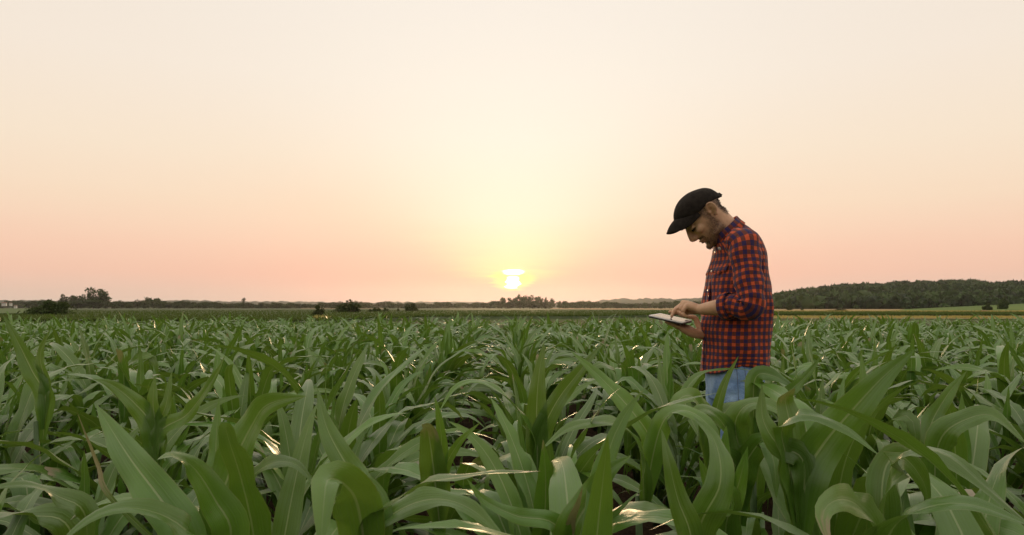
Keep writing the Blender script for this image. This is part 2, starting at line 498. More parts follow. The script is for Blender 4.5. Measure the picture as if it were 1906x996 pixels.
def crop_d(px):
    a = np.interp(px, pxs, cn); b = np.interp(px, pxs, cf); return a, np.minimum(b, 190)
tag(blades("low_crop", 75000, (-350, 2300), crop_d, 0.22, 0.16, 0.22, M['crop'], 4), "low leafy green crop covering the field beyond the corn", "crop", kind="stuff")
tag(polar_patch("grass_strip", np.linspace(1330, 2300, 40), [62] * 40, [77] * 40, 0.05, M["yellow"], 8), "strip of yellow stubble ground between the corn and the far crop", kind="structure")
tag(blades("yellow_grass", 16000, (1330, 2300), lambda p: (np.full_like(p, 66.0), np.full_like(p, 75.0)), 0.22, 0.10, -0.02, M['yellow'], 5),
    "strip of dry yellow grass between the corn and the far crop", "grass", kind="stuff")
tag(blades("dry_grass_patch", 260, (584, 610), lambda p: (np.full_like(p, 46.0), np.full_like(p, 56.0)), 0.30, 0.10, 0.15, M['yellow'], 6),
    "patch of yellow dry grass below the small dark bush", "grass", kind="stuff")
tag(blades("field_edge_grass", 9000, (1380, 2300), lambda p: (np.full_like(p, 117.0), np.full_like(p, 150.0)), 0.45, 0.22, 0.02, M['yellow'], 7),
    "thin band of yellow grass at the far edge of the crop", "grass", kind="stuff")

# ------------------------------------------------------------------ hills
def ridge(name, prof, d, depth, label, seed, m, amp):
    px = np.arange(prof[0][0], prof[-1][0] + 1, 2.0)
    yt = np.interp(px, [p[0] for p in prof], [p[1] for p in prof])
    x = (px - 953) / FPX * d
    top = CH + (HZ - yt) * d / FPX + amp * (vnoise(x / 22, x * 0, seed) - .5) * 2 + amp * .8 * (vnoise(x / 9, x * 0, seed + 1) - .5) * 2
    rows = []
    nr = 14
    for j in range(nr):
        t = j / (nr - 1)
        f = math.sin(min(t * 1.25, 1.0) * math.pi / 2) if t < 0.8 else 1 - (t - 0.8) * 2.2
        y = d - depth * 0.6 + depth * t
        zz = -14 + (top + 14) * f + amp * (vnoise(x / 12, x * 0 + j * 3.1, seed + 2) - .5) * 2 * (0.4 if j not in (0,) else 0)
        rows.append(np.stack([x * y / d, np.full_like(x, y), zz], axis=1))
    V = np.stack(rows, axis=1).reshape(-1, 3)
    o = obj(name, mesh_np(name, V, grid_faces(len(px), nr), m))
    return tag(o, label, kind="structure")

ridge("hills", [(-500, 552), (-250, 556), (0, 559), (60, 558), (120, 560), (250, 562), (310, 559), (350, 557.5), (400, 560), (460, 561), (520, 560.5), (580, 561.5), (640, 564), (720, 562),
                (800, 561), (900, 562), (1000, 564), (1120, 563), (1300, 566)], 2600, 700, "low hazy wooded ridge on the horizon", 3, M['farhill'], 2.6)
ridge("hills", [(1090, 568), (1120, 559), (1150, 556), (1200, 555), (1260, 556.5), (1300, 554), (1350, 552), (1400, 550), (1440, 550), (1470, 553), (1520, 560)], 2000, 500,
      "grey wooded ridge behind the man's hands", 7, M['farhill'], 2.0)

HILL_PROF = ([1400, 1425, 1445, 1460, 1480, 1500, 1520, 1540, 1570, 1600, 1650, 1700, 1740, 1780, 1800, 1830, 1870, 1906, 2000, 2150, 2350],
             [566, 561, 556, 551.5, 548, 545.5, 542, 538.5, 536.5, 534, 533, 530.5, 528.5, 526.5, 527.5, 531, 531.5, 530.5, 526, 530, 540])
HB, HC = 420.0, 820.0
def hill_z(px, d):
    yt = np.interp(px, *HILL_PROF)
    zc = CH + (HZ - yt) * HC / FPX - 5.5
    t = np.clip((d - HB) / (HC - HB), 0, 1)
    x = (px - 953) / FPX * d
    z = -2.4 + (zc + 2.4) * (t ** 0.9)
    z = z + 1.6 * (vnoise(x / 45, d / 45, 8) - .5) * 2 * t
    return np.where(d > HC, z - (d - HC) * 0.06, z)
hp = np.linspace(1400, 2350, 90)
tag(polar_patch("wooded_hill", hp, [HB] * 90, [1050] * 90, 0, M['farhill'], 30, zfun=hill_z), "dark wooded hill rising behind the fields", kind="structure")

# ------------------------------------------------------------------ foliage clouds
def rand_tris(c, size, g, flat=0.0):
    """one randomly turned leaf-clump triangle pair (a bent quad) at each point"""
    n = len(c)
    a = unit(g.normal(size=(n, 3))); b = g.normal(size=(n, 3)); b = unit(b - a * np.sum(a * b, axis=1, keepdims=True))
    s = size * g.uniform(0.6, 1.4, (n, 1))
    p0 = c - a * s; p1 = c + b * s * 0.55; p2 = c + a * s; p3 = c - b * s * 0.55 + np.cross(a, b) * s * 0.3
    return np.stack([p0, p1, p2, p3], axis=1).reshape(-1, 3)

ICO_V, ICO_F = None, None
def ico():
    t = (1 + 5 ** .5) / 2
    v = np.array([(-1, t, 0), (1, t, 0), (-1, -t, 0), (1, -t, 0), (0, -1, t), (0, 1, t), (0, -1, -t), (0, 1, -t), (t, 0, -1), (t, 0, 1), (-t, 0, -1), (-t, 0, 1)], dtype=float)
    f = np.array([(0, 11, 5), (0, 5, 1), (0, 1, 7), (0, 7, 10), (0, 10, 11), (1, 5, 9), (5, 11, 4), (11, 10, 2), (10, 7, 6), (7, 1, 8),
                  (3, 9, 4), (3, 4, 2), (3, 2, 6), (3, 6, 8), (3, 8, 9), (4, 9, 5), (2, 4, 11), (6, 2, 10), (8, 6, 7), (9, 8, 1)])
    return unit(v), f

def forest():
    g = np.random.default_rng(11)
    n = 5200
    px = g.uniform(1402, 2330, n)
    d = np.sqrt(g.uniform(HB ** 2, (HC + 40) ** 2, n))
    z = hill_z(px, d); x = (px - 953) / FPX * d
    keep = np.interp(px, *HILL_PROF) < 564
    px, d, z, x = px[keep], d[keep], z[keep], x[keep]; n = len(px)
    tmpl = []
    for q in range(5):
        th = unit(g.normal(size=(46, 3))); th[:, 2] = np.abs(th[:, 2]) * 1.0 - 0.15
        r = 0.82 + 0.25 * g.random((46, 1))
        tmpl.append(rand_tris(th * r, 0.34, g))
    iv, jf = ico()
    Vs, Fs, o = [], [], 0
    Vt, T1, T2 = [], [], []
    for i in range(n):
        tone = g.normal(0, .35); T1.append(np.full(46 * 4, tone)); T2.append(np.full(12, tone))
        R0 = g.uniform(2.4, 6.0); hh = R0 * g.uniform(0.8, 1.25)
        sc = np.array([R0 * g.uniform(.85, 1.15), R0, hh])
        c = np.array([x[i], d[i], z[i] + hh * 0.75])
        a = g.uniform(0, 6.28); ca, sa = math.cos(a), math.sin(a); rot = np.array([[ca, -sa, 0], [sa, ca, 0], [0, 0, 1]])
        v = (tmpl[i % 5] @ rot.T) * sc + c
        Vs.append(v)
        Vt.append((iv * (0.80 + 0.22 * g.random((12, 1)))) @ rot.T * sc + c)
    V1 = np.vstack(Vs); F1 = np.arange(len(V1)).reshape(-1, 4)
    o1 = obj("forest", mesh_np("forest", V1, F1, M['forest'], smooth=False, attrs={"tone": np.concatenate(T1)}))
    tag(o1, "dense dark wood covering the hillside", "forest", kind="stuff")
    V2 = np.vstack(Vt); F2 = (jf[None] + (np.arange(n) * 12)[:, None, None]).reshape(-1, 3)
    o2 = obj("tree_crowns", mesh_np("tree_crowns", V2, F2, M['forest'], smooth=False, attrs={"tone": np.concatenate(T2) - .3}), o1)
    o2["kind"] = "stuff"
forest()

def crown_points(lobes, n, g, shell=0.55):
    """points spread through the outer part of several lobes"""
    vol = np.array([l[3] * l[4] * l[5] for l in lobes]) ** 0.7; idx = g.choice(len(lobes), n, p=vol / vol.sum())
    L = np.array(lobes)[idx]
    th = unit(g.normal(size=(n, 3))); r = shell + (1 - shell) * g.random((n, 1)) ** 0.6
    return L[:, :3] + th * r * L[:, 3:6] * (1 + 0.15 * g.normal(size=(n, 1)))

def tree_mesh(seed, n, leaf, kind):
    """unit-height tree: returns (crown mesh, trunk mesh)"""
    g = np.random.default_rng(seed)
    lobes = []
    if kind == 'round':
        for i in range(9):
            a = g.uniform(0, 6.28); rr = g.uniform(0.05, 0.30)
            lobes.append((rr * math.cos(a), rr * math.sin(a), g.uniform(0.28, 0.82), *(g.uniform(0.13, 0.24, 3))))
        lobes.append((0, 0, 0.25, 0.34, 0.34, 0.24)); lobes.append((0, 0, 0.55, 0.25, 0.25, 0.3))
    elif kind == 'airy':
        for i in range(13):
            a = g.uniform(0, 6.28); rr = g.uniform(0.05, 0.36)
            lobes.append((rr * math.cos(a), rr * math.sin(a), g.uniform(0.3, 0.88), *(g.uniform(0.10, 0.19, 3))))
        lobes.append((0, 0, 0.22, 0.3, 0.3, 0.2))
    elif kind == 'tall':
        for i in range(9):
            lobes.append((g.normal(0, .05), g.normal(0, .05), 0.12 + 0.1 * i, *(g.uniform(0.09, 0.15, 3))))
    else:  # bush
        for i in range(16):
            a = g.uniform(0, 6.28); rr = g.uniform(0.1, 0.85)
            zz = g.uniform(0.15, 0.85) * (1 - 0.55 * rr)
            lobes.append((rr * math.cos(a), rr * math.sin(a) * .8, zz, g.uniform(.2, .38), g.uniform(.2, .38), g.uniform(.14, .26)))
        lobes.append((0, 0, 0.3, 0.95, 0.75, 0.32))
    pts = crown_points(lobes, n, g, 0.45)
    pts = pts[pts[:, 2] > 0.02]
    V = rand_tris(pts, leaf, g)
    cr = mesh_np("crown", V, np.arange(len(V)).reshape(-1, 4), M['bush' if kind == 'bush' else 'tree'], smooth=False)
    parts = [tube([(0, 0, -0.03), (0.01, 0, 0.25), (0.0, 0.01, 0.6), (0.01, 0, 0.85)], [0.032, 0.026, 0.015, 0.005], 7)]
    for l in lobes[:8]:
        z0 = max(0.1, l[2] * 0.55)
        parts.append(tube([(0, 0, z0), (l[0] * .5, l[1] * .5, z0 + (l[2] - z0) * .6), l[:3]], [0.016, 0.010, 0.004], 5))
    tv, tf = join(parts)
    return cr, mesh_np("trunk", tv, tf, M['bark'])

TREES = {'round': [tree_mesh(20 + i, 900, 0.050, 'round') for i in range(6)],
         'airy': [tree_mesh(40 + i, 1900, 0.038, 'airy') for i in range(4)],
         'tall': [tree_mesh(60, 420, 0.045, 'tall')]}
TREES['bush'] = [tree_mesh(70 + i, 3200, 0.055, 'bush') for i in range(3)]

def plant_tree(name, kind, var, px, d, top, base, width, label, cat, group=None, z0=None):
    """tree with its foot on the ground at distance d; height from the photo's rows top/base"""
    x = (px - 953) / FPX * d
    zb = float(gz(math.hypot(x, d))) if z0 is None else z0
    zt = CH + (HZ - top) * d / FPX
    h = (zt - zb) / (0.80 if kind == 'bush' else 0.97)
    e = empty(name, (x, d, zb), rng.uniform(0, 6.28))
    w = width * d / FPX
    ref = {'round': 0.8, 'airy': 0.85, 'tall': 0.35, 'bush': 2.1}[kind]
    e.scale = (w / ref, w / ref, h)
    tag(e, label, cat, group)
    cr, tr = TREES[kind][var % len(TREES[kind])]
    obj("crown", cr, e); obj("trunk", tr, e)
    return e

rng = random.Random(5)
SIL = [(-120, 560), (0, 562), (25, 561), (50, 560), (75, 559.5), (100, 560), (118, 561), (204, 561), (230, 560), (246, 560), (255, 555), (264, 560), (271, 554), (280, 555), (287, 559), (294, 554), (302, 559),
       (320, 562), (345, 559), (362, 563), (380, 562), (400, 563), (420, 564), (445, 563), (470, 565), (500, 565), (530, 564), (560, 566), (585, 565), (600, 562), (618, 564), (625, 562.5),
       (645, 562), (660, 561.5), (680, 562), (695, 565), (710, 563), (722, 560), (735, 564), (755, 564.5), (770, 565), (783, 563), (800, 565), (822, 563), (832, 562.5), (850, 564),
       (872, 565), (890, 564), (905, 562), (918, 560), (1034, 563), (1050, 562), (1072, 561.5), (1090, 560), (1110, 561), (1126, 563), (1148, 562), (1165, 565), (1185, 566),
       (1210, 564), (1230, 562), (1255, 560), (1285, 560), (1320, 561), (1380, 560), (1430, 562)]
ROWS = [(0, "beyond the left edge of the field"), (45, "by the far white houses"), (112, "behind the big round bush"), (262, "just right of the tallest open crowned tree"), (330, "above the open green field"),
        (450, "left of the narrow upright tree"), (560, "right of the narrow upright tree"), (680, "behind the large dark green bush"), (790, "behind the small low bushes"),
        (922, "left of the tree clump below the sun"), (1130, "right of the tree clump below the sun"), (1235, "in front of the grey ridge"), (1310, "behind the man's hands"), (9999, "behind the man's back")]
WORDS = ["first", "second", "third", "fourth", "fifth", "sixth", "seventh", "eighth", "ninth", "tenth", "eleventh", "twelfth", "thirteenth", "fourteenth", "fifteenth", "sixteenth", "seventeenth", "eighteenth"]
TR = []
px_ = -110.0; iT = 0
while px_ < 1425:
    if not (112 < px_ < 203 or 922 < px_ < 1031):
        top = np.interp(px_, [q[0] for q in SIL], [q[1] for q in SIL]) - 1.0 + rng.uniform(-2.0, 1.4)
        d = rng.uniform(560, 640) if px_ > 45 else rng.uniform(1000, 1100)
        TR.append((px_, d, top, rng.uniform(13, 23), iT, "dark horizon tree "))
        if iT % 3 == 0: TR.append((px_ + 3, d - 30, top + rng.uniform(3, 6), rng.uniform(14, 20), iT + 2, "low front horizon tree "))
        iT += 1
    px_ += rng.uniform(7, 11)
cnt = {}
for (px, d, top, w, vv, kind_) in sorted(TR):
    where = next(t for m_, t in ROWS if px < m_)
    n_ = cnt.get((kind_, where), 0); cnt[(kind_, where)] = n_ + 1
    plant_tree("horizon_tree", 'round', vv, px, d, top, 575, w, kind_ + where + ", " + WORDS[n_] + " from left", "tree", "trees in the horizon row")

CL = [  # px, top, width, kind, label
    (122, 549.5, 20, 'airy', "feathery tree just above the big round bush"), (136, 553, 12, 'airy', "thin tree between the feathery tree and the light tree"),
    (151, 548, 16, 'round', "rounded lighter green tree in the middle of the tall clump"), (166, 545, 18, 'airy', "open crowned tree leaning on the tallest tree of the clump"),
    (184, 538, 38, 'airy', "tallest open crowned tree on the horizon above the green field"), (197, 553, 14, 'round', "low tree at the end of the tall clump"),
    (144, 560, 30, 'round', "dark low tree filling the foot of the tall clump"), (174, 558, 34, 'round', "broad dark tree under the tallest tree"),
    (453, 557.5, 6, 'tall', "narrow upright tree standing out of the low horizon row"),
    (934, 553.5, 13, 'round', "small topped tree at the near end of the clump below the sun"), (927, 560, 16, 'round', "low tree at the foot of the clump below the sun"),
    (951, 553.5, 14, 'airy', "ragged tree directly below the sun"), (963, 550, 13, 'airy', "taller ragged tree just right of the sun"),
    (975, 551, 15, 'round', "tree in the middle of the clump below the sun"), (986, 549.5, 16, 'round', "tallest round tree of the clump below the sun"),
    (1003, 551.5, 16, 'round', "second round tree of the clump, beyond the tallest one"), (1015, 555, 11, 'airy', "thin topped tree near the end of the clump below the sun"),
    (1027, 554.5, 11, 'round', "last small round tree of the clump below the sun"), (945, 562, 24, 'round', "dark low tree under the ragged tree below the sun"),
    (968, 561, 26, 'round', "dark low tree in the middle under the sunlit clump"), (992, 561, 26, 'round', "dark low tree under the tallest round tree"), (1016, 562, 24, 'round', "dark low tree under the thin topped tree")]
for i, (px, top, w, kd, lab) in enumerate(CL):
    plant_tree("horizon_tree", kd, i, px, 545 if top > 556 else 570, top - 1.2, 575, w * 1.35, lab, "tree", "tall clump trees on the horizon")

BU = [(92, 75, 561, 72, "big round dark bush standing in the field on the far left"),
      (592, 62, 571.5, 26, "small dark bush above the patch of yellow grass"),
      (646, 108, 560.5, 46, "large dark green bush in the middle of the field"),
      (698, 125, 573.5, 24, "low bush next to the large dark green bush"),
      (717, 126, 574, 15, "small low bush second from the large dark green bush"),
      (741, 135, 573.5, 6, "tiny dark shrub alone in the field"),
      (766, 140, 565.5, 27, "smooth rounded bush nearest to the sun"),
      (689, 118, 576, 8, "tiny bush right beside the large dark green bush"),
      (1470, 240, 566, 13, "small dark tree standing in the straw coloured field"),
      (1493, 230, 575, 7, "tiny bush in the straw coloured field"),
      (1838, 190, 566, 18, "dark bush at the edge of the sloping meadow"),
      (1866, 215, 555.5, 22, "taller dark tree in front of the sloping meadow"),
      (1560, 170, 575.5, 40, "low green hedge bush at the end of the straw field")]
for i, (px, d, top, w, lab) in enumerate(BU):
    tall = px in (1470, 1866)
    if d < 150:
        plant_tree("bush", 'bush', i, px, d, top, 0, w * 1.22, lab, "bush", "bushes in the far fields")
    else:
        plant_tree("field_tree" if tall else "bush", 'bush', i, px, d, top, 0, w, lab, "tree" if tall else "bush", "bushes in the far fields")

def house(px, py, d, w, h, rz, label):
    p = P(px, py, d); e = empty("house", p, rz); tag(e, label, "house", "far white houses")
    v, f = box((0, 0, h / 2 - 1), (w, w * .6, h + 2)); obj("wall", mesh_np("wall", v, f, M['whitewall'], smooth=False), e)
    r = h * .45; a = w / 2 + .4; b = w * .3 + .4
    V = np.array([(-a, -b, h), (a, -b, h), (a, b, h), (-a, b, h), (-a, 0, h + r), (a, 0, h + r)])
    obj("roof", mesh_np("roof", V, [(0, 1, 5, 4), (2, 3, 4, 5), (0, 4, 3), (1, 2, 5), (3, 2, 1, 0)], M['rooftile'], smooth=False), e)
    for q in (-.28, 0, .28):
        v, f = box((w * q, -w * .3 - .02, h * .55), (w * .11, .08, h * .3)); obj("window", mesh_np("window", v, f, M['pane'], smooth=False), e)
house(8, 567, 900, 5.2, 2.2, .3, "long white house among trees at the far left edge")
house(20, 567, 940, 3.8, 2.0, -.4, "white house with brown roof second from the far left edge")
house(29, 571.5, 860, 3.0, 1.6, .2, "small white house low among trees at the far left")
house(1831, 581.5, 140, .42, .30, .2, "tiny white hut at the foot of the dark bush by the meadow")

# ------------------------------------------------------------------ corn
MAN = np.array([(1370 - 953) / 450.0, FPX / 450.0])     # where the man stands (x, y)

def leaf_profile(t):
    a = np.clip(t / 0.33, 0, 1); a = a * a * (3 - 2 * a)
    return (0.42 + 0.58 * a) * np.clip(1 - np.clip((t - .30) / .70, 0, 1) ** 1.9, 0, 1) ** 0.95

def ribbon(spine, side, nrm, W, n, across, g, fold0=0.55, fold1=0.12, wave=0.10, prof=None):
    """leaf blade with raised halves, wavy edges; returns V, F, uv"""
    t = np.linspace(0, 1, n + 1)
    w = W * (leaf_profile(t) if prof is None else prof(t))
    s = np.linspace(-1, 1, across + 1)
    fold = fold0 + (fold1 - fold0) * np.clip(t / 0.45, 0, 1)
    f1, f2 = g.uniform(2.0, 5.0 if n > 10 else 3.0, 2); p1, p2 = g.uniform(0, 6.28, 2)
    wv = [np.sin(6.28 * f1 * t + p1) * t * (1.15 - t), np.sin(6.28 * f2 * t + p2) * t * (1.15 - t)]
    if n > 14:
        wv = [a_ + 0.22 * np.sin(6.28 * g.uniform(4.5, 4.5 + n * .12) * t + g.uniform(0, 6)) * np.sqrt(t * (1.0 - t)) * g.uniform(.3, 1.2) for a_ in wv]
    V = []
    for si in s:
        ww = wv[0] if si < 0 else wv[1]
        off = side * (si * w / 2 * np.cos(fold))[:, None] + nrm * (abs(si) * w / 2 * np.sin(fold) + wave * w * 3.0 * ww * si * si)[:, None]
        # slightly round back between midrib and edge
        off = off + nrm * (np.sin(abs(si) * math.pi) * w * 0.05)[:, None]
        V.append(spine + off)
    if prof is not None:
        tn = unit(spine[-1] - spine[-2])
        for q in range(len(V)): V[q][-1] -= tn * g.uniform(0, .028); V[q][-2] -= tn * g.uniform(0, .008)
    V = np.stack(V, axis=1).reshape(-1, 3)
    uv = np.stack([np.tile((s + 1) / 2, n + 1), np.repeat(t, across + 1)], axis=1)
    return V, grid_faces(n + 1, across + 1), uv

def leaf_param(g, base, L, W, az, el0, droop, power, kink, twist, drift, n, across, prof=None):
    t = np.linspace(0, 1, n + 1)
    phi = el0 - droop * t ** power
    if kink:
        q = np.clip((t - kink[0]) / 0.10, 0, 1); phi = phi - kink[1] * q * q * (3 - 2 * q)
    phi = np.maximum(phi, R(-86))
    a = az + drift * t * t + 0.10 * np.sin(t * 6 + g.uniform(0, 6))
    d = np.stack([np.cos(phi) * np.cos(a), np.cos(phi) * np.sin(a), np.sin(phi)], axis=1)
    spine = np.vstack([[0, 0, 0], np.cumsum((d[:-1] + d[1:]) / 2 * L / n, axis=0)]) + np.array(base)
    side = np.stack([-np.sin(a), np.cos(a), 0 * a], axis=1)
    nrm = np.cross(d, side)
    tw = twist * t ** 1.4
    s2 = side * np.cos(tw)[:, None] + nrm * np.sin(tw)[:, None]; n2 = nrm * np.cos(tw)[:, None] - side * np.sin(tw)[:, None]
    return ribbon(spine, s2, n2, W, n, across, g, wave=0.15, prof=prof)

def plant_leaves(g, n, across, nl=None, size=1.0, low=True):
    """list of (V, F, uv, var, dry) for one corn plant with its foot at the origin, plus stalk height"""
    H = g.uniform(0.34, 0.46) * size
    nl = nl or int(g.integers(11, 15))
    plane = g.uniform(0, 6.28)
    out = []
    for i in range(nl):
        f = i / (nl - 1)
        if not low and f < 0.25: continue
        z = H * (0.10 + 0.90 * f ** 0.85)
        L = size * np.interp(f, [0, .25, .6, .85, 1], [.34, .58, .80, .68, .42]) * g.uniform(.88, 1.12)
        W = size * np.interp(f, [0, .25, .6, 1], [.040, .070, .094, .060]) * g.uniform(.78, 1.12)
        el0 = R(np.interp(f, [0, .3, .6, 1], [42, 56, 66, 82]) + g.normal(0, 6))
        droop = R(np.interp(f, [0, .3, .6, .85, 1], [95, 118, 116, 80, 12]) + g.normal(0, 16))
        power = g.uniform(1.25, 2.1)
        kink = (g.uniform(.38, .68), R(g.uniform(40, 95))) if g.random() < (0.42 if f < .9 else 0.08) else None
        az = plane + math.pi * (i % 2) + g.normal(0, 0.35)
        tw = g.normal(0, 0.55); dr = g.normal(0, 0.45)
        torn = f > .3 and g.random() < .06
        tl = g.uniform(.60, .82)
        if torn: L = L * tl
        V, F, uv = leaf_param(g, (0.008 * math.cos(az), 0.008 * math.sin(az), z), L, W, az, el0, droop, power, kink, tw, dr, n, across, (lambda t: leaf_profile(t * tl)) if torn else None)
        dry = g.uniform(.5, .9) if torn else g.uniform(.3, .6) if g.random() < .08 else g.uniform(0, .2)  # torn ends paled by colour, imitating leaf faces lit from behind
        out.append((V, F, uv, g.random(), dry))
    return out, H

def stalk_mesh(H, g):
    lean = g.normal(0, .012, 2)
    v, f = tube([(0, 0, -0.03), (lean[0] * .5, lean[1] * .5, H * .5), (lean[0], lean[1], H * 1.05)], [0.016, 0.014, 0.008], 8, round_ends=False)
    return mesh_np("stalk", v, f, M['stalk'])

def leaf_mesh(L):
    V, F, uv, lv, dry = L
    return mesh_np("leaf", V, F, M['leaf'], uv, True, {"leaf_var": np.full(len(V), lv), "leaf_dry_lit": np.full(len(V), dry)})

gC = np.random.default_rng(2024)
def hero_leaf(stalk, pts, W, twist=0.0, dry=0.1, face=(0, -0.55, 0.83), n=30, fold1=0.16, var=None, wave=0.13):
    """blade running from the stalk through the given points"""
    q = [np.array(P(*p)) for p in pts]
    q = [np.array((stalk[0], stalk[1], max(0.12, q[0][2] - 0.16)))] + q
    sp = catmull(q, n * 3)
    seg = np.concatenate([[0], np.cumsum(np.linalg.norm(np.diff(sp, axis=0), axis=1))])
    tt = np.linspace(0, seg[-1], n + 1); sp = np.stack([np.interp(tt, seg, sp[:, c]) for c in range(3)], axis=1)
    T = unit(np.gradient(sp, axis=0)); t = np.linspace(0, 1, n + 1)
    N0 = np.array(face)
    side = unit(np.cross(T, N0)); nrm = np.cross(side, T)
    # keep frame from flipping
    for i in range(1, n + 1):
        if np.dot(side[i], side[i - 1]) < 0: side[i] *= -1; nrm[i] *= -1
    if nrm[n // 2][2] < 0 and False: nrm *= -1
    tw = twist * t ** 1.2
    s2 = side * np.cos(tw)[:, None] + nrm * np.sin(tw)[:, None]; n2 = nrm * np.cos(tw)[:, None] - side * np.sin(tw)[:, None]
    V, F, uv = ribbon(sp, s2, n2, W * 0.90, n, 6, gC, 0.5, fold1, wave)
    o = np.array((stalk[0], stalk[1], 0))
    return (V - o, F, uv, gC.random() if var is None else var, dry)

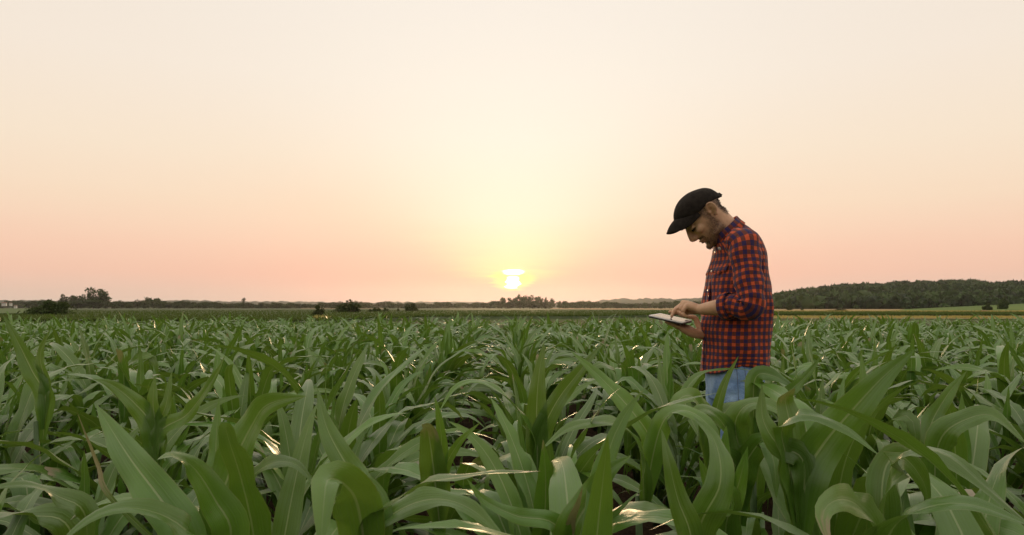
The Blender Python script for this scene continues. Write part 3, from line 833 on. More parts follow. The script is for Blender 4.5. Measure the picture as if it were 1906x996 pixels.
HERO = [  # stalk px, depth, label, leaves [(points, width, kwargs)]
    (385, 1.30, "large corn plant with a long dark blade leaning left over bare soil", [
        ([(345, 1000, 1.28), (300, 930, 1.3), (240, 850, 1.35), (178, 752, 1.45)], .088, dict(face=(.3, -.9, .3), dry=.0)),
        ([(430, 1000, 1.2), (400, 930, 1.18), (360, 870, 1.15), (320, 849, 1.1), (292, 856, 1.06)], .078, dict(face=(.2, -.75, .65), var=.9)),
        ([(360, 1010, 1.1), (320, 968, 1.06), (250, 946, 1.02), (180, 958, .98), (100, 1020, .93)], .066, dict(var=.7)),
        ([(210, 930, 1.33), (185, 870, 1.35), (160, 810, 1.35), (143, 765, 1.35)], .016, dict(face=(0, -1, 0), dry=1.6))]),
    (412, 1.55, "corn plant holding up one broad blade with a pale midrib", [
        ([(412, 940, 1.5), (432, 870, 1.5), (470, 790, 1.5), (500, 752, 1.47), (570, 737, 1.42)], .105, dict(face=(-.25, -.95, .15), var=.5)),
        ([(440, 930, 1.5), (490, 870, 1.45), (545, 862, 1.4), (590, 905, 1.37)], .06, dict(dry=0, face=(0, -.7, .7))),
        ([(405, 900, 1.55), (402, 830, 1.57), (408, 740, 1.6)], .055, dict(face=(0, -1, 0)))]),
    (155, 1.18, "corn plant with a thin leaf arching out past the bottom left edge", [
        ([(160, 965, 1.12), (110, 925, 1.09), (50, 903, 1.05), (-40, 912, 1.0)], .055, dict(var=.8)),
        ([(130, 985, 1.15), (60, 960, 1.12), (-10, 965, 1.05), (-60, 1000, 1.0)], .06, dict())]),
    (690, 1.20, "corn plant with a folded pale leaf and two long arching leaves", [
        ([(683, 1000, 1.17), (722, 945, 1.14), (790, 903, 1.1), (880, 885, 1.05), (1008, 877, .98)], .052, dict(face=(0, -.15, 1), dry=.5)),
        ([(693, 1005, 1.2), (740, 952, 1.2), (810, 929, 1.18), (880, 950, 1.15), (955, 1020, 1.12)], .066, dict(var=.6)),
        ([(668, 950, 1.13), (645, 905, 1.05), (612, 892, .98), (603, 935, .94), (596, 1030, .90)], .092, dict(face=(.1, -1, .35), dry=.15, var=1.0)),
        ([(700, 960, 1.2), (660, 890, 1.25), (610, 800, 1.3), (590, 720, 1.35)], .07, dict(face=(0, -1, .2)))]),
    (1060, 1.35, "corn plant with an upright blade leaning right near the bottom centre", [
        ([(1066, 1000, 1.3), (1092, 940, 1.3), (1130, 880, 1.3), (1176, 847, 1.3)], .088, dict(face=(-.2, -.95, .2), var=.6)),
        ([(1060, 990, 1.3), (1075, 940, 1.28), (1085, 905, 1.27)], .03, dict(face=(0, -1, 0), dry=2.5)),
        ([(1040, 985, 1.33), (960, 960, 1.3), (900, 930, 1.3), (868, 890, 1.3)], .05, dict(face=(0, -.8, .6)))]),
    (1200, 1.95, "corn plant with a leaf drooping left in a wide arch before the soil gap", [
        ([(1195, 870, 1.9), (1180, 815, 1.85), (1130, 786, 1.8), (1060, 797, 1.75), (1006, 838, 1.7)], .075, dict(face=(0, -.45, .9))),
        ([(1212, 830, 2.0), (1180, 770, 2.0), (1120, 705, 2.05), (1062, 653, 2.1)], .075, dict(face=(.3, -.95, .1))),
        ([(1215, 850, 1.93), (1238, 780, 1.9), (1280, 765, 1.85), (1325, 800, 1.8), (1350, 870, 1.78)], .075, dict(var=.9))]),
    (1322, 2.25, "corn plant with a narrow blade standing in front of the man's jeans", [
        ([(1322, 830, 2.2), (1332, 770, 2.2), (1348, 715, 2.2), (1375, 662, 2.2)], .050, dict(face=(-.2, -.97, 0), dry=.0)),
        ([(1275, 750, 2.38), (1292, 706, 2.4), (1330, 689, 2.4), (1375, 687, 2.42), (1412, 693, 2.45)], .045, dict(face=(0, -.2, 1))),
        ([(1320, 800, 2.25), (1380, 752, 2.2), (1430, 760, 2.15), (1470, 810, 2.1)], .075, dict(face=(0, -.5, .85), var=.8)),
        ([(1318, 790, 2.25), (1290, 740, 2.2), (1262, 745, 2.15), (1235, 790, 2.1)], .085, dict(face=(0, -.8, .6), var=1.0))]),
    (1378, 1.98, "corn plant with crossing broad leaves hiding the man's legs", [
        ([(1380, 860, 1.97), (1368, 790, 1.95), (1395, 752, 1.92), (1445, 762, 1.88), (1492, 815, 1.85)], .088, dict(face=(0, -.6, .8), var=.7)),
        ([(1372, 870, 1.97), (1352, 800, 1.94), (1312, 762, 1.9), (1262, 790, 1.86)], .085, dict(face=(0, -.7, .7), var=.5)),
        ([(1378, 850, 2.0), (1388, 790, 2.0), (1376, 742, 2.0)], .06, dict(face=(0, -1, 0))),
        ([(1382, 880, 1.95), (1420, 820, 1.9), (1440, 860, 1.85), (1445, 930, 1.82)], .085, dict(face=(0, -.9, .4), var=.1)),
        ([(1374, 880, 1.95), (1345, 850, 1.9), (1330, 890, 1.85), (1325, 950, 1.82)], .08, dict(face=(0, -.9, .4), var=.1))]),
    (1348, 1.62, "corn plant with a fan of upright blades below the man's thigh", [
        ([(1346, 960, 1.6), (1344, 880, 1.6), (1352, 792, 1.6)], .085, dict(face=(0, -1, 0), var=.2)),
        ([(1352, 970, 1.6), (1375, 900, 1.58), (1392, 830, 1.57)], .07, dict(face=(-.2, -.95, .1), var=.3)),
        ([(1342, 970, 1.6), (1318, 900, 1.58), (1300, 850, 1.57)], .07, dict(face=(.2, -.95, .1), var=.1)),
        ([(1350, 990, 1.58), (1362, 930, 1.5), (1345, 915, 1.45), (1320, 960, 1.42)], .08, dict(face=(0, -.8, .6), var=.5))]),
    (1408, 2.32, "corn plant with a dark ribbed leaf hanging beside the man's hip", [
        ([(1402, 750, 2.3), (1408, 700, 2.3), (1440, 700, 2.28), (1486, 726, 2.25)], .088, dict(face=(.1, -.9, .4), dry=.0, var=.0)),
        ([(1412, 770, 2.32), (1408, 730, 2.32), (1400, 690, 2.33)], .035, dict(face=(0, -1, 0))),
        ([(1420, 770, 2.3), (1455, 740, 2.25), (1500, 700, 2.25), (1530, 660, 2.25)], .06, dict(face=(0, -1, .2)))]),
    (1490, 1.60, "corn plant with the biggest straight blade pointing up to the right", [
        ([(1500, 890, 1.6), (1530, 830, 1.6), (1580, 770, 1.58), (1640, 705, 1.56), (1706, 648, 1.55)], .112, dict(face=(-.35, -.93, .05), dry=.0, var=.55)),
        ([(1470, 880, 1.6), (1455, 800, 1.58), (1490, 772, 1.52), (1560, 790, 1.48), (1640, 850, 1.42)], .070, dict(var=.3)),
        ([(1480, 870, 1.62), (1470, 790, 1.65), (1462, 740, 1.66), (1480, 722, 1.6)], .10, dict(face=(0, -1, .1), dry=.8)),
        ([(1495, 860, 1.6), (1450, 830, 1.6), (1420, 780, 1.62), (1418, 715, 1.64)], .075, dict(face=(0, -1, .2)))]),
    (1645, 1.25, "corn plant with a broad glossy leaf arching down to the right edge", [
        ([(1643, 975, 1.25), (1655, 880, 1.21), (1690, 838, 1.17), (1760, 846, 1.13), (1830, 903, 1.1), (1925, 985, 1.05)], .078, dict(face=(.1, -.55, .83), var=.6)),
        ([(1650, 1010, 1.12), (1700, 955, 1.06), (1800, 938, 1.02), (1935, 985, .98)], .085, dict(face=(0, -.35, .93), var=.2)),
        ([(1640, 960, 1.27), (1648, 870, 1.3), (1680, 850, 1.33), (1720, 900, 1.36), (1730, 960, 1.38)], .075, dict(face=(0, -1, .2))),
        ([(1630, 1000, 1.2), (1600, 945, 1.12), (1560, 930, 1.06), (1530, 960, 1.02), (1550, 1030, .98)], .085, dict(face=(0, -.8, .6), var=1.0, dry=.5))]),
    (1745, 1.62, "corn plant whose wide blade slopes up to the right edge of the picture", [
        ([(1740, 870, 1.6), (1755, 810, 1.58), (1800, 780, 1.55), (1850, 775, 1.52), (1915, 830, 1.48)], .085, dict(face=(0, -.7, .7))),
        ([(1738, 860, 1.62), (1730, 800, 1.64), (1760, 740, 1.66), (1800, 690, 1.68)], .07, dict(face=(0, -1, .1)))]),
    (80, 2.60, "corn plant with a tall pointed blade at the left edge of the field", [
        ([(85, 740, 2.6), (60, 690, 2.6), (35, 640, 2.6), (6, 586, 2.6)], .085, dict(face=(.2, -.97, 0))),
        ([(85, 720, 2.6), (75, 660, 2.6), (95, 610, 2.6)], .05, dict(face=(0, -1, 0)))]),
    (1000, 2.40, "corn plant with a flat upright blade right in the middle of the field", [
        ([(1000, 830, 2.4), (999, 760, 2.4), (1003, 700, 2.4), (1013, 636, 2.42)], .092, dict(face=(0, -1, 0), var=.8)),
        ([(1005, 820, 2.4), (1035, 750, 2.38), (1080, 690, 2.36), (1120, 640, 2.36)], .085, dict(face=(-.3, -.93, .1))),
        ([(998, 830, 2.4), (960, 760, 2.35), (900, 712, 2.3), (850, 720, 2.25), (815, 770, 2.2)], .065, dict(face=(0, -.3, .95)))]),
    (1288, 1.25, "corn plant with a single narrow blade rising below the tablet", [
        ([(1288, 1010, 1.2), (1262, 930, 1.2), (1245, 860, 1.2), (1231, 798, 1.22)], .058, dict(face=(0, -1, 0), dry=.0)),
        ([(1300, 990, 1.25), (1340, 900, 1.25), (1330, 820, 1.3), (1290, 775, 1.35)], .08, dict(face=(.2, -.9, .3), var=.1))]),
    (820, 1.75, "corn plant with a torn pale leaf top left of the soil gap", [
        ([(808, 880, 1.72), (800, 820, 1.7), (795, 795, 1.68), (785, 790, 1.62)], .085, dict(face=(0, -1, .15), dry=1.1, var=1.0)),
        ([(815, 900, 1.74), (822, 830, 1.72), (816, 770, 1.7), (808, 735, 1.7)], .05, dict(face=(0, -1, 0))),
        ([(820, 900, 1.75), (850, 830, 1.72), (895, 785, 1.7)], .04, dict(face=(0, -.9, .3)))]),
    (290, 2.05, "corn plant with a spray of upright blades above the broad midrib leaf", [
        ([(290, 800, 2.05), (285, 750, 2.05), (288, 700, 2.06)], .075, dict(face=(0, -1, 0), var=.8)),
        ([(295, 800, 2.05), (310, 750, 2.05), (320, 690, 2.07)], .05, dict(face=(0, -1, 0))),
        ([(285, 800, 2.05), (250, 750, 2.03), (205, 715, 2.0), (170, 705, 1.97)], .08, dict(face=(.2, -.8, .5), var=.7)),
        ([(295, 810, 2.05), (350, 770, 2.03), (400, 700, 2.0), (420, 660, 1.98)], .06, dict(face=(-.2, -.9, .3)))]),
]
hero_xy = []
for (spx, sd, lab, leaves) in HERO:
    sx = (spx - 953) / FPX * sd
    st = (sx, sd); hero_xy.append(st)
    e = empty("corn_plant", (sx, sd, 0)); tag(e, lab, "corn plant", "corn plants in the near rows")
    tops = []
    for pts, W, kw in leaves:
        Lf = hero_leaf(st, pts, W, **kw)
        obj("leaf", leaf_mesh(Lf), e); tops.append(Lf[0][0][2])
    extra, H = plant_leaves(gC, 16, 4, 10, 0.95)
    for i, Lf in enumerate(extra):
        Lf = Lf[:4] + (0.04,)
        if i in (0, 1, 2, 3, 4): obj("leaf", leaf_mesh(Lf), e)
    obj("stalk", stalk_mesh(max(0.42, max(tops)), gC), e)

# rows of plants
sites = []
gS = np.random.default_rng(77)
ROW0, ROWD = 0.10, 0.75
for r in range(-40, 41):
    y = -3.0 + gS.uniform(0, .2)
    while y < 19.5:
        x = ROW0 + ROWD * r + gS.normal(0, .045)
        y += gS.uniform(.14, .23)
        D = max(y, 0.001)
        if abs(x) > 0.86 * max(y, 0) + 2.6: continue
        sites.append((x, y))
sites = np.array(sites)
def clear(p):
    if np.hypot(*(p - MAN - (0, -0.02))) < 0.30: return False
    if -3.0 < p[1] < 1.02 and abs(p[0]) < 0.36: return False
    if p[1] < 1.0 and abs(p[0]) < 0.30 + 0.45 * p[1] and p[1] > 0.2: return False
    q = 953 + FPX * p[0] / max(p[1], .1)
    for h in hero_xy:
        if math.hypot(p[0] - h[0], p[1] - h[1]) < 0.13: return False
    # gaps where the bare soil shows
    if 1.2 < p[1] < 5.6:
        q = 953 + FPX * p[0] / p[1]
        if (20 < q < 215 or 825 < q < 955 or 1740 < q < 1850) and gS.random() < (0.62 if q < 220 else 0.25): return False
    return True
sites = np.array([p for p in sites if clear(p)])
def visible(p):
    return p[1] > 0.75 and abs(p[0]) < (953 / FPX) * p[1] + 0.30
vis = np.array([visible(p) for p in sites])
order = np.argsort(np.where(vis, sites[:, 1], 1e9))
N_IND = 300 - len(HERO)
ind = set(order[:N_IND].tolist())

protos = []
for q in range(26):
    lv, H = plant_leaves(gC, 16, 4, None, gC.uniform(.90, 1.08))
    protos.append(([leaf_mesh(L) for L in lv], stalk_mesh(H, gC)))
COLS = [(130, "below the big round bush"), (330, "below the tall horizon trees"), (560, "below the open green field"), (800, "below the field bushes"), (1035, "below the sun"),
        (1235, "between the sun and the tablet"), (1440, "close around the man"), (1650, "just right of the man"), (1790, "below the wooded hill"), (9999, "by the right edge")]
BANDS = [(2.0, "in front"), (3.2, "in the near rows"), (4.6, "in the middle rows"), (6.0, "further back"), (7.0, "far back"), (99, "farthest back")]
ORD = ["leftmost", "second from left", "third from left", "fourth from left", "fifth from left", "sixth from left", "seventh from left", "eighth from left",
       "ninth from left", "tenth from left", "eleventh from left", "twelfth from left", "thirteenth from left", "fourteenth from left", "fifteenth from left"]
cells = {}
for i in order[:N_IND]:
    x, y = sites[i]; q = 953 + FPX * x / y
    cc = next(t for m_, t in COLS if q < m_); bb = next(t for m_, t in BANDS if y < m_)
    cells.setdefault((cc, bb), []).append((q, i))
LAB = {}
for (cc, bb), mem in cells.items():
    for r_, (q, i) in enumerate(sorted(mem)):
        LAB[i] = ("green corn plant " + bb + " " + cc + (", " + ORD[min(r_, 14)] if len(mem) > 1 else ""), "corn plants " + bb)
for c, i in enumerate(order[:N_IND]):
    x, y = sites[i]
    lab = LAB[i]
    e = empty("corn_plant", (x, y, 0), gS.uniform(0, 6.28))
    s = gS.uniform(.82, 1.12)
    if 1.2 < y < 2.65 and 1270 < 953 + FPX * x / y < 1460: s = gS.uniform(.62, .74)
    e.scale = (s, s, s * gS.uniform(.95, 1.05))
    e.rotation_euler[0] = gS.normal(0, .05); e.rotation_euler[1] = gS.normal(0, .05)
    tag(e, lab[0], "corn plant", lab[1])
    lm, sm = protos[c % len(protos)]
    for m_ in lm: obj("leaf", m_, e)
    obj("stalk", sm, e)

def corn_mass():
    """the rest of the field: one mesh"""
    lods = []
    for (n, ac) in ((9, 2), (6, 2)):
        vv = []
        for q in range(18):
            lv, H = plant_leaves(gC, n, ac, 11, gC.uniform(.92, 1.08), low=(n > 6))
            V = np.vstack([l[0] for l in lv]); F = []; o = 0
            for l in lv: F.append(l[1] + o); o += len(l[0])
            vv.append((V, np.vstack(F), np.vstack([l[2] for l in lv]), np.concatenate([np.full(len(l[0]), l[3]) for l in lv]), np.concatenate([np.full(len(l[0]), l[4]) for l in lv])))
        lods.append(vv)
    Vs, Fs, Us, A, B = [], [], [], [], []; o = 0
    g = np.random.default_rng(5)
    for i, (x, y) in enumerate(sites):
        if i in ind: continue
        t = lods[0 if math.hypot(x, y) < 11 else 1][g.integers(18)]
        a = g.uniform(0, 6.28); s = g.uniform(.8, 1.12); ca, sa = math.cos(a) * s, math.sin(a) * s
        V = t[0] @ np.array([[ca, sa, 0], [-sa, ca, 0], [0, 0, s]]) + np.array((x, y, 0)); V[:, 0] += (V[:, 2]) * g.normal(0, .06)
        Vs.append(V); Fs.append(t[1] + o); Us.append(t[2]); A.append(np.clip(t[3] + g.normal(0, .2), 0, 1)); B.append(t[4]); o += len(V)
    me = mesh_np("corn_field", np.vstack(Vs), np.vstack(Fs), M['leaf'], np.vstack(Us), True, {"leaf_var": np.concatenate(A), "leaf_dry_lit": np.concatenate(B)})
    ob = obj("corn_field", me)
    tag(ob, "dense mass of corn plants filling the field behind the near rows", "corn", kind="stuff")
corn_mass()

# ------------------------------------------------------------------ the man
def skin_material():
    m, k, b, o = mat("skin")
    p = coord(k)
    n1 = k.noise(p, 30.0, 4); n2 = k.noise(p, 260.0, 3)
    c = k.mix(k.mrange(n1, 0.3, 0.7), (0.60, 0.345, 0.20), (0.75, 0.47, 0.29))
    c = k.mix(k.math('MULTIPLY', attr(k, "stubble"), k.mrange(n2, 0.3, 0.65, 0.55, 1.0)), c, (0.050, 0.032, 0.020))
    c = k.mix(k.math('MULTIPLY', attr(k, "lip"), 0.6), c, (0.30, 0.11, 0.075))
    k._in(b.inputs['Base Color'], c); b.inputs['Roughness'].default_value = 0.5
    b.inputs['Subsurface Weight'].default_value = 0.08; b.inputs['Subsurface Radius'].default_value = (0.01, 0.004, 0.002)
    b.inputs['Subsurface Scale'].default_value = 0.6
    k._in(b.inputs['Normal'], bump(k, n2, 0.15, 0.002))
    return m

def plaid_material():
    m, k, b, o = mat("plaid_shirt")
    uv = k.n.new("ShaderNodeUVMap").outputs[0]
    u, v, _ = k.sep(uv)
    wob = k.noise(coord(k), 22.0, 3)
    per = 0.0285
    def stripe(q, ph):
        q = k.math('ADD', q, k.math('MULTIPLY', k.math('SUBTRACT', wob, 0.5), 0.006))
        f = k.math('FRACT', k.math('ADD', k.math('DIVIDE', q, per), ph))
        f = k.math('ABSOLUTE', k.math('SUBTRACT', f, 0.5))
        return k.mrange(f, 0.215, 0.245, 0.0, 1.0, True)
    a = stripe(u, 0.1); c_ = stripe(v, 0.4)
    weave = k.noise(k.combine(k.math('MULTIPLY', u, 900), k.math('MULTIPLY', v, 900), 0), 1.0, 2)
    both = k.math('MULTIPLY', a, c_)
    one = k.math('SUBTRACT', k.math('MAXIMUM', a, c_), both)
    col = k.mix(one, (0.72, 0.112, 0.036), (0.150, 0.040, 0.030))
    col = k.mix(both, col, (0.015, 0.020, 0.100))
    col = k.mix(k.mrange(weave, 0.35, 0.65, 0.0, 0.25), col, (0.20, 0.06, 0.05))
    k._in(b.inputs['Base Color'], col); b.inputs['Roughness'].default_value = 0.85
    b.inputs['Specular IOR Level'].default_value = 0.2
    b.inputs['Sheen Weight'].default_value = 0.15
    w2 = k.noise(coord(k), 34.0, 4, 0.6, 0.6)
    k._in(b.inputs['Normal'], bump(k, w2, 0.55, 0.010))
    return m

def denim_material():
    m, k, b, o = mat("denim")
    p = coord(k)
    n1 = k.noise(p, 9.0, 5, 0.6); n2 = k.noise(p, 400.0, 2)
    c = k.mix(k.mrange(n1, 0.36, 0.62), (0.12, 0.25, 0.54), (0.42, 0.62, 0.92))
    c = k.mix(k.mrange(n2, 0.3, 0.7, 0, 0.35), c, (0.12, 0.18, 0.30))
    k._in(b.inputs['Base Color'], c); b.inputs['Roughness'].default_value = 0.9; b.inputs['Specular IOR Level'].default_value = 0.15
    k._in(b.inputs['Normal'], bump(k, k.noise(p, 24.0, 4, 0.6, 0.8), 0.6, 0.012))
    return m

M['skin'] = skin_material(); M['plaid'] = plaid_material(); M['denim'] = denim_material()
M['cap'] = simple("black_cotton", (0.026, 0.021, 0.017), 0.9, 0.35, 60, bmp=0.25, spec=0.2)
M['hair'] = simple("dark_brown_hair", (0.030, 0.019, 0.011), 0.6, 0.3, 40)
M['button'] = simple("pearl_button", (0.62, 0.58, 0.52), 0.3, 0.1, 40)
M['seam'] = simple("stitching", (0.10, 0.13, 0.20), 0.9, 0.2, 60)
M['shoe'] = simple("brown_leather", (0.06, 0.035, 0.02), 0.6, 0.3, 20)
M['case'] = simple("black_case", (0.015, 0.013, 0.012), 0.45, 0.2, 50)
M['bezel'] = simple("tablet_white_bezel", (0.72, 0.70, 0.67), 0.3, 0.03, 40)
M['lash'] = M['hair']

X0, Y0 = float(MAN[0]), float(MAN[1])
def m3(px, py, dy=0.0):
    """photo pixel -> man-local point, dy metres behind his mid-plane"""
    p = P(px, py, Y0 + dy)
    return np.array((p.x - X0, dy, p.z))

man = empty("person", (X0, Y0, 0))
tag(man, "man in black cap, orange and navy checked shirt and jeans tapping a tablet", "person")

TH = R(56)
TRAG = m3(1312, 399)
def head(p):
    """head-local (x back, y, z up; ear canal at origin) -> man-local"""
    p = np.atleast_2d(np.asarray(p, dtype=float))
    x = p[:, 0] * math.cos(TH) - p[:, 2] * math.sin(TH); z = p[:, 0] * math.sin(TH) + p[:, 2] * math.cos(TH)
    return np.stack([x, p[:, 1], z], axis=1) + TRAG
def unhead(p):
    q = np.asarray(p) - TRAG
    x = q[:, 0] * math.cos(TH) + q[:, 2] * math.sin(TH); z = -q[:, 0] * math.sin(TH) + q[:, 2] * math.cos(TH)
    return np.stack([x, q[:, 1], z], axis=1)

def ellipsoid(c, r, n=12, mflat=None):
    V = []; rings = []
    for i in range(1, n):
        ph = math.pi * i / n; a = np.linspace(0, 2 * math.pi, 16, endpoint=False)
        rings.append(np.stack([r[0] * math.sin(ph) * np.cos(a), r[1] * math.sin(ph) * np.sin(a), np.full(16, r[2] * math.cos(ph))], axis=1) + np.array(c))
    return loft(rings)

# ---- tablet frame first, hands are fitted to it
tA_r = m3(1271, 600.5, -0.125); tA_l = m3(1206, 586, -0.065)
tb = m3(1229, 582.3, 0.126) - tA_l
TA = unit(tA_l - tA_r); TB = unit(tb - TA * np.dot(tb, TA)); TN = np.cross(TB, TA)
if TN[2] < 0: TN = -TN
TL, TW = np.linalg.norm(tA_l - tA_r), 0.205
TC = tA_r + TA * TL / 2 + TB * TW / 2         # centre of top surface
def on_tab(a, b, h): return TC + TA * a + TB * b + TN * h
def ray_tab(px, py, h=0.0):
    o = np.array((-X0, -Y0, CH)); q = np.array(P(px, py, 1.0)) - np.array((0, 0, CH)); 
    t = np.dot(TC + TN * h - o, TN) / np.dot(q, TN)
    return o + q * t

# ---- body
def head_parts():
    prof = [(-.108, -.080, -.050, .018), (-.102, -.094, -.035, .031), (-.088, -.100, -.010, .045), (-.072, -.097, .012, .053),
            (-.052, -.096, .035, .060), (-.032, -.096, .058, .066), (-.010, -.094, .075, .070), (.010, -.092, .083, .072),
            (.025, -.090, .088, .073), (.042, -.097, .089, .074), (.060, -.091, .084, .072), (.076, -.076, .070, .064), (.088, -.052, .046, .048), (.095, -.026, .018, .025)]
    a = np.linspace(0, 2 * math.pi, 40, endpoint=False)
    rings = []
    for z, f, b, hw in prof:
        cx = (f + b) / 2; rx = (b - f) / 2
        ca, sa = np.cos(a), np.sin(a)
        ex = 2.4 if -.06 < z < .07 else 2.1
        x = cx + rx * np.sign(ca) * np.abs(ca) ** (2 / ex); y = hw * np.sign(sa) * np.abs(sa) ** (2 / ex)
        # narrow the face towards the front
        y = y * np.where(x < cx, 1 - 0.22 * ((cx - x) / rx) ** 2, 1.0)
        rings.append(np.stack([x, y, np.full_like(x, z)], axis=1))
    parts = [loft(rings)]
    parts.append(tube([(-.084, 0, .034), (-.098, 0, .018), (-.110, 0, .0), (-.119, 0, -.014)], [(.008, .010), (.008, .009), (.009, .0095), (.0085, .0095)], 12, ref=(1, 0, 0)))
    parts.append(tube([(-.118, 0, -.018), (-.106, 0, -.025), (-.094, 0, -.028)], [(.008, .009), (.009, .010), (.008, .009)], 12))
    for s in (-1, 1):
        parts.append(ellipsoid((-.103, s * .0125, -.020), (.011, .0065, .0085)))
        parts.append(ellipsoid((-.088, s * .031, .0405), (.012, .026, .0065)))       # brow
        parts.append(ellipsoid((-.060, s * .0425, -.008), (.032, .0185, .020)))        # cheekbone
        parts.append(ellipsoid((-.0815, s * .031, .0185), (.0125, .0135, .0115)))    # lid over the eye
        parts.append(ellipsoid((-.032, s * .049, -.066), (.034, .010, .020)))        # jaw
        # ear: rim, bowl, lobe
        e_ = lambda p: (.013 + (p[0] - .014) * .86, p[1], .004 + (p[2] - .004) * .86)
        rim = [(.000, s * .074, .012), (.004, s * .080, .026), (.016, s * .086, .034), (.030, s * .090, .026), (.034, s * .090, .008), (.028, s * .086, -.010), (.016, s * .080, -.022), (.006, s * .076, -.026)]
        rim = [e_(p) for p in rim]
        parts.append(tube(rim, [.0040] * len(rim), 8, ref=(0, 1, 0), sub=3))
        parts.append(tube([(.016, s * .070, .004), (.019, s * .0795, .004)], [(.0130, .0225), (.0122, .0212)], 14, ref=(1, 0, 0)))
        parts.append(tube([(.012, s * .078, .020), (.022, s * .083, .012), (.021, s * .083, -.004), (.012, s * .079, -.012)], [.0032] * 4, 6, ref=(0, 1, 0), sub=2))
        parts.append(ellipsoid((.009, s * .076, -.024), (.0085, .004, .009)))
        parts.append(ellipsoid((-.003, s * .073, .000), (.004, .005, .008)))
    parts.append(ellipsoid((-.096, 0, -.012), (.014, .0105, .016)))
    parts.append(ellipsoid((-.0985, 0, -.0475), (.0095, .023, .0058)))       # upper lip
    parts.append(ellipsoid((-.0975, 0, -.0585), (.0090, .020, .0060)))       # lower lip
    parts.append(ellipsoid((-.093, 0, -.089), (.017, .021, .015)))           # chin
    return [(head(v), f) for v, f in parts]

TIP = ray_tab(1250, 589.7, 0.006)
SH_L, EL_L, WR_L = m3(1384, 455, -.170), m3(1394, 566, -.235), m3(1304, 576, -.080)
SH_R, EL_R, WR_R = SH_L * (1, -1, 1) + (.050, -.016, .0), EL_L * (1, -1, 1) + (.035, -.02, -.03), on_tab(-.128, .078, -.050)

def near_hand():
    ps = []
    mcp = [m3(1271, 566, -.012), m3(1272, 563.5, -.034), m3(1275, 565, -.055), m3(1279, 569, -.073)]
    wr = [m3(1301, 574, -.062), m3(1301, 573.5, -.070), m3(1301, 575, -.080), m3(1301, 577, -.088)]
    for a, b, r in zip(wr, mcp, (.0125, .0125, .012, .011)):
        ps.append(tube([a, (a + b) / 2 + (0, 0, .002), b], [.015, .0145, r], 10, sub=2))
    ps.append(tube([m3(1300, 577, -.072), m3(1285, 574, -.05), m3(1275, 570, -.043)], [(.014, .026), (.012, .034), (.010, .034)], 14, ref=(0, 0, 1)))
    d = (TIP - mcp[0]); pip = mcp[0] + d * .50 + np.array((-.006, 0, .006)); dip = mcp[0] + d * .77 + np.array((-.004, 0, .003))
    ps.append(tube([mcp[0], pip, dip, TIP], [.0105, .0092, .0080, .0062], 10, sub=3))
    for mc, a, b, c, r in ((mcp[1], (1264.5, 575, -.036), (1267, 586, -.036), (1273, 588, -.034), .0096),
                           (mcp[2], (1267, 577, -.056), (1270, 587, -.056), (1276.5, 588.5, -.053), .0093),
                           (mcp[3], (1271, 580, -.075), (1274, 588, -.074), (1280, 589, -.070), .0082)):
        ps.append(tube([mc, m3(*a), m3(*b), m3(*c)], [r * 1.08, r, r * .92, r * .8], 10, sub=3))
    ps.append(tube([m3(1298, 578, -.062), m3(1283, 580, -.030), m3(1265, 582.5, -.002), m3(1247, 580.5, .012)], [.014, .0135, .0105, .0080], 10, sub=3))
    return ps

def far_hand():
    ps = []
    mcp = [on_tab(-.062, .058, -.030), on_tab(-.056, .036, -.034), on_tab(-.056, .013, -.037), on_tab(-.062, -.010, -.038)]
    wr = [WR_R + TB * q for q in (.020, .008, -.006, -.018)]
    for a, b in zip(wr, mcp):
        ps.append(tube([a, (a + b) / 2 + TN * -.006, b], [.015, .0155, .0125], 10, sub=2))
    ps.append(tube([WR_R, on_tab(-.095, .050, -.046), mcp[1]], [(.016, .026), (.015, .034), (.012, .034)], 14, ref=(0, 0, 1)))
    for i, (mc, b0, ln) in enumerate(zip(mcp, (.050, .022, -.006, -.034), (.072, .080, .074, .058))):
        p1 = on_tab(-.062 + ln * .45, b0, -.026); p2 = on_tab(-.062 + ln * .75, b0 - .006, -.0215); p3 = on_tab(-.062 + ln, b0 - .010, -.0205)
        ps.append(tube([mc, p1, p2, p3], [.011, .0098, .0088, .0075], 10, sub=3))
    ps.append(tube([on_tab(-.115, .085, -.035), on_tab(-.096, .098, -.012), on_tab(-.076, .097, .013), on_tab(-.048, .085, .010)], [.0145, .0135, .011, .0085], 10, sub=3))
    return ps

def ring_fb(fr, bk, hw, n=48, ex=2.3, dyc=0.0, inset=0.0):
    fr = np.array(fr, dtype=float); bk = np.array(bk, dtype=float)
    c = (fr + bk) / 2; u = (bk - fr) / 2; L = np.linalg.norm(u); u = u * (L - inset) / L
    a = np.linspace(0, 2 * math.pi, n, endpoint=False)
    ca, sa = np.cos(a), np.sin(a)
    return c + np.outer(np.sign(ca) * np.abs(ca) ** (2 / ex), u) + np.outer(np.sign(sa) * np.abs(sa) ** (2 / ex) * (hw - inset), (0, 1, 0)) + np.array((0, dyc, 0))

TORSO = [((1302, 694), (1429, 696), .176), ((1302, 672), (1432, 674), .176), ((1303, 650), (1433, 650), .174), ((1305, 618), (1433, 618), .170),
         ((1309, 587), (1432, 587), .170), ((1312, 553), (1432, 555), .175), ((1316, 526), (1430, 522), .182), ((1321, 505), (1427, 494), .188),
         ((1327, 487), (1421.5, 470), .190), ((1329.5, 475), (1414, 452), .182), ((1331, 466), (1404, 436), .160), ((1332, 459), (1394, 426), .122),
         ((1333, 454), (1386, 420), .088), ((1334, 451), (1379, 415), .066)]

TORSO = [((f[0] + (b[0] - f[0]) * q, f[1]), (b[0] - (b[0] - f[0]) * q, b[1]), hw) for (f, b, hw), q in zip(TORSO, [.055] * 10 + [.04, .02, 0, 0])]

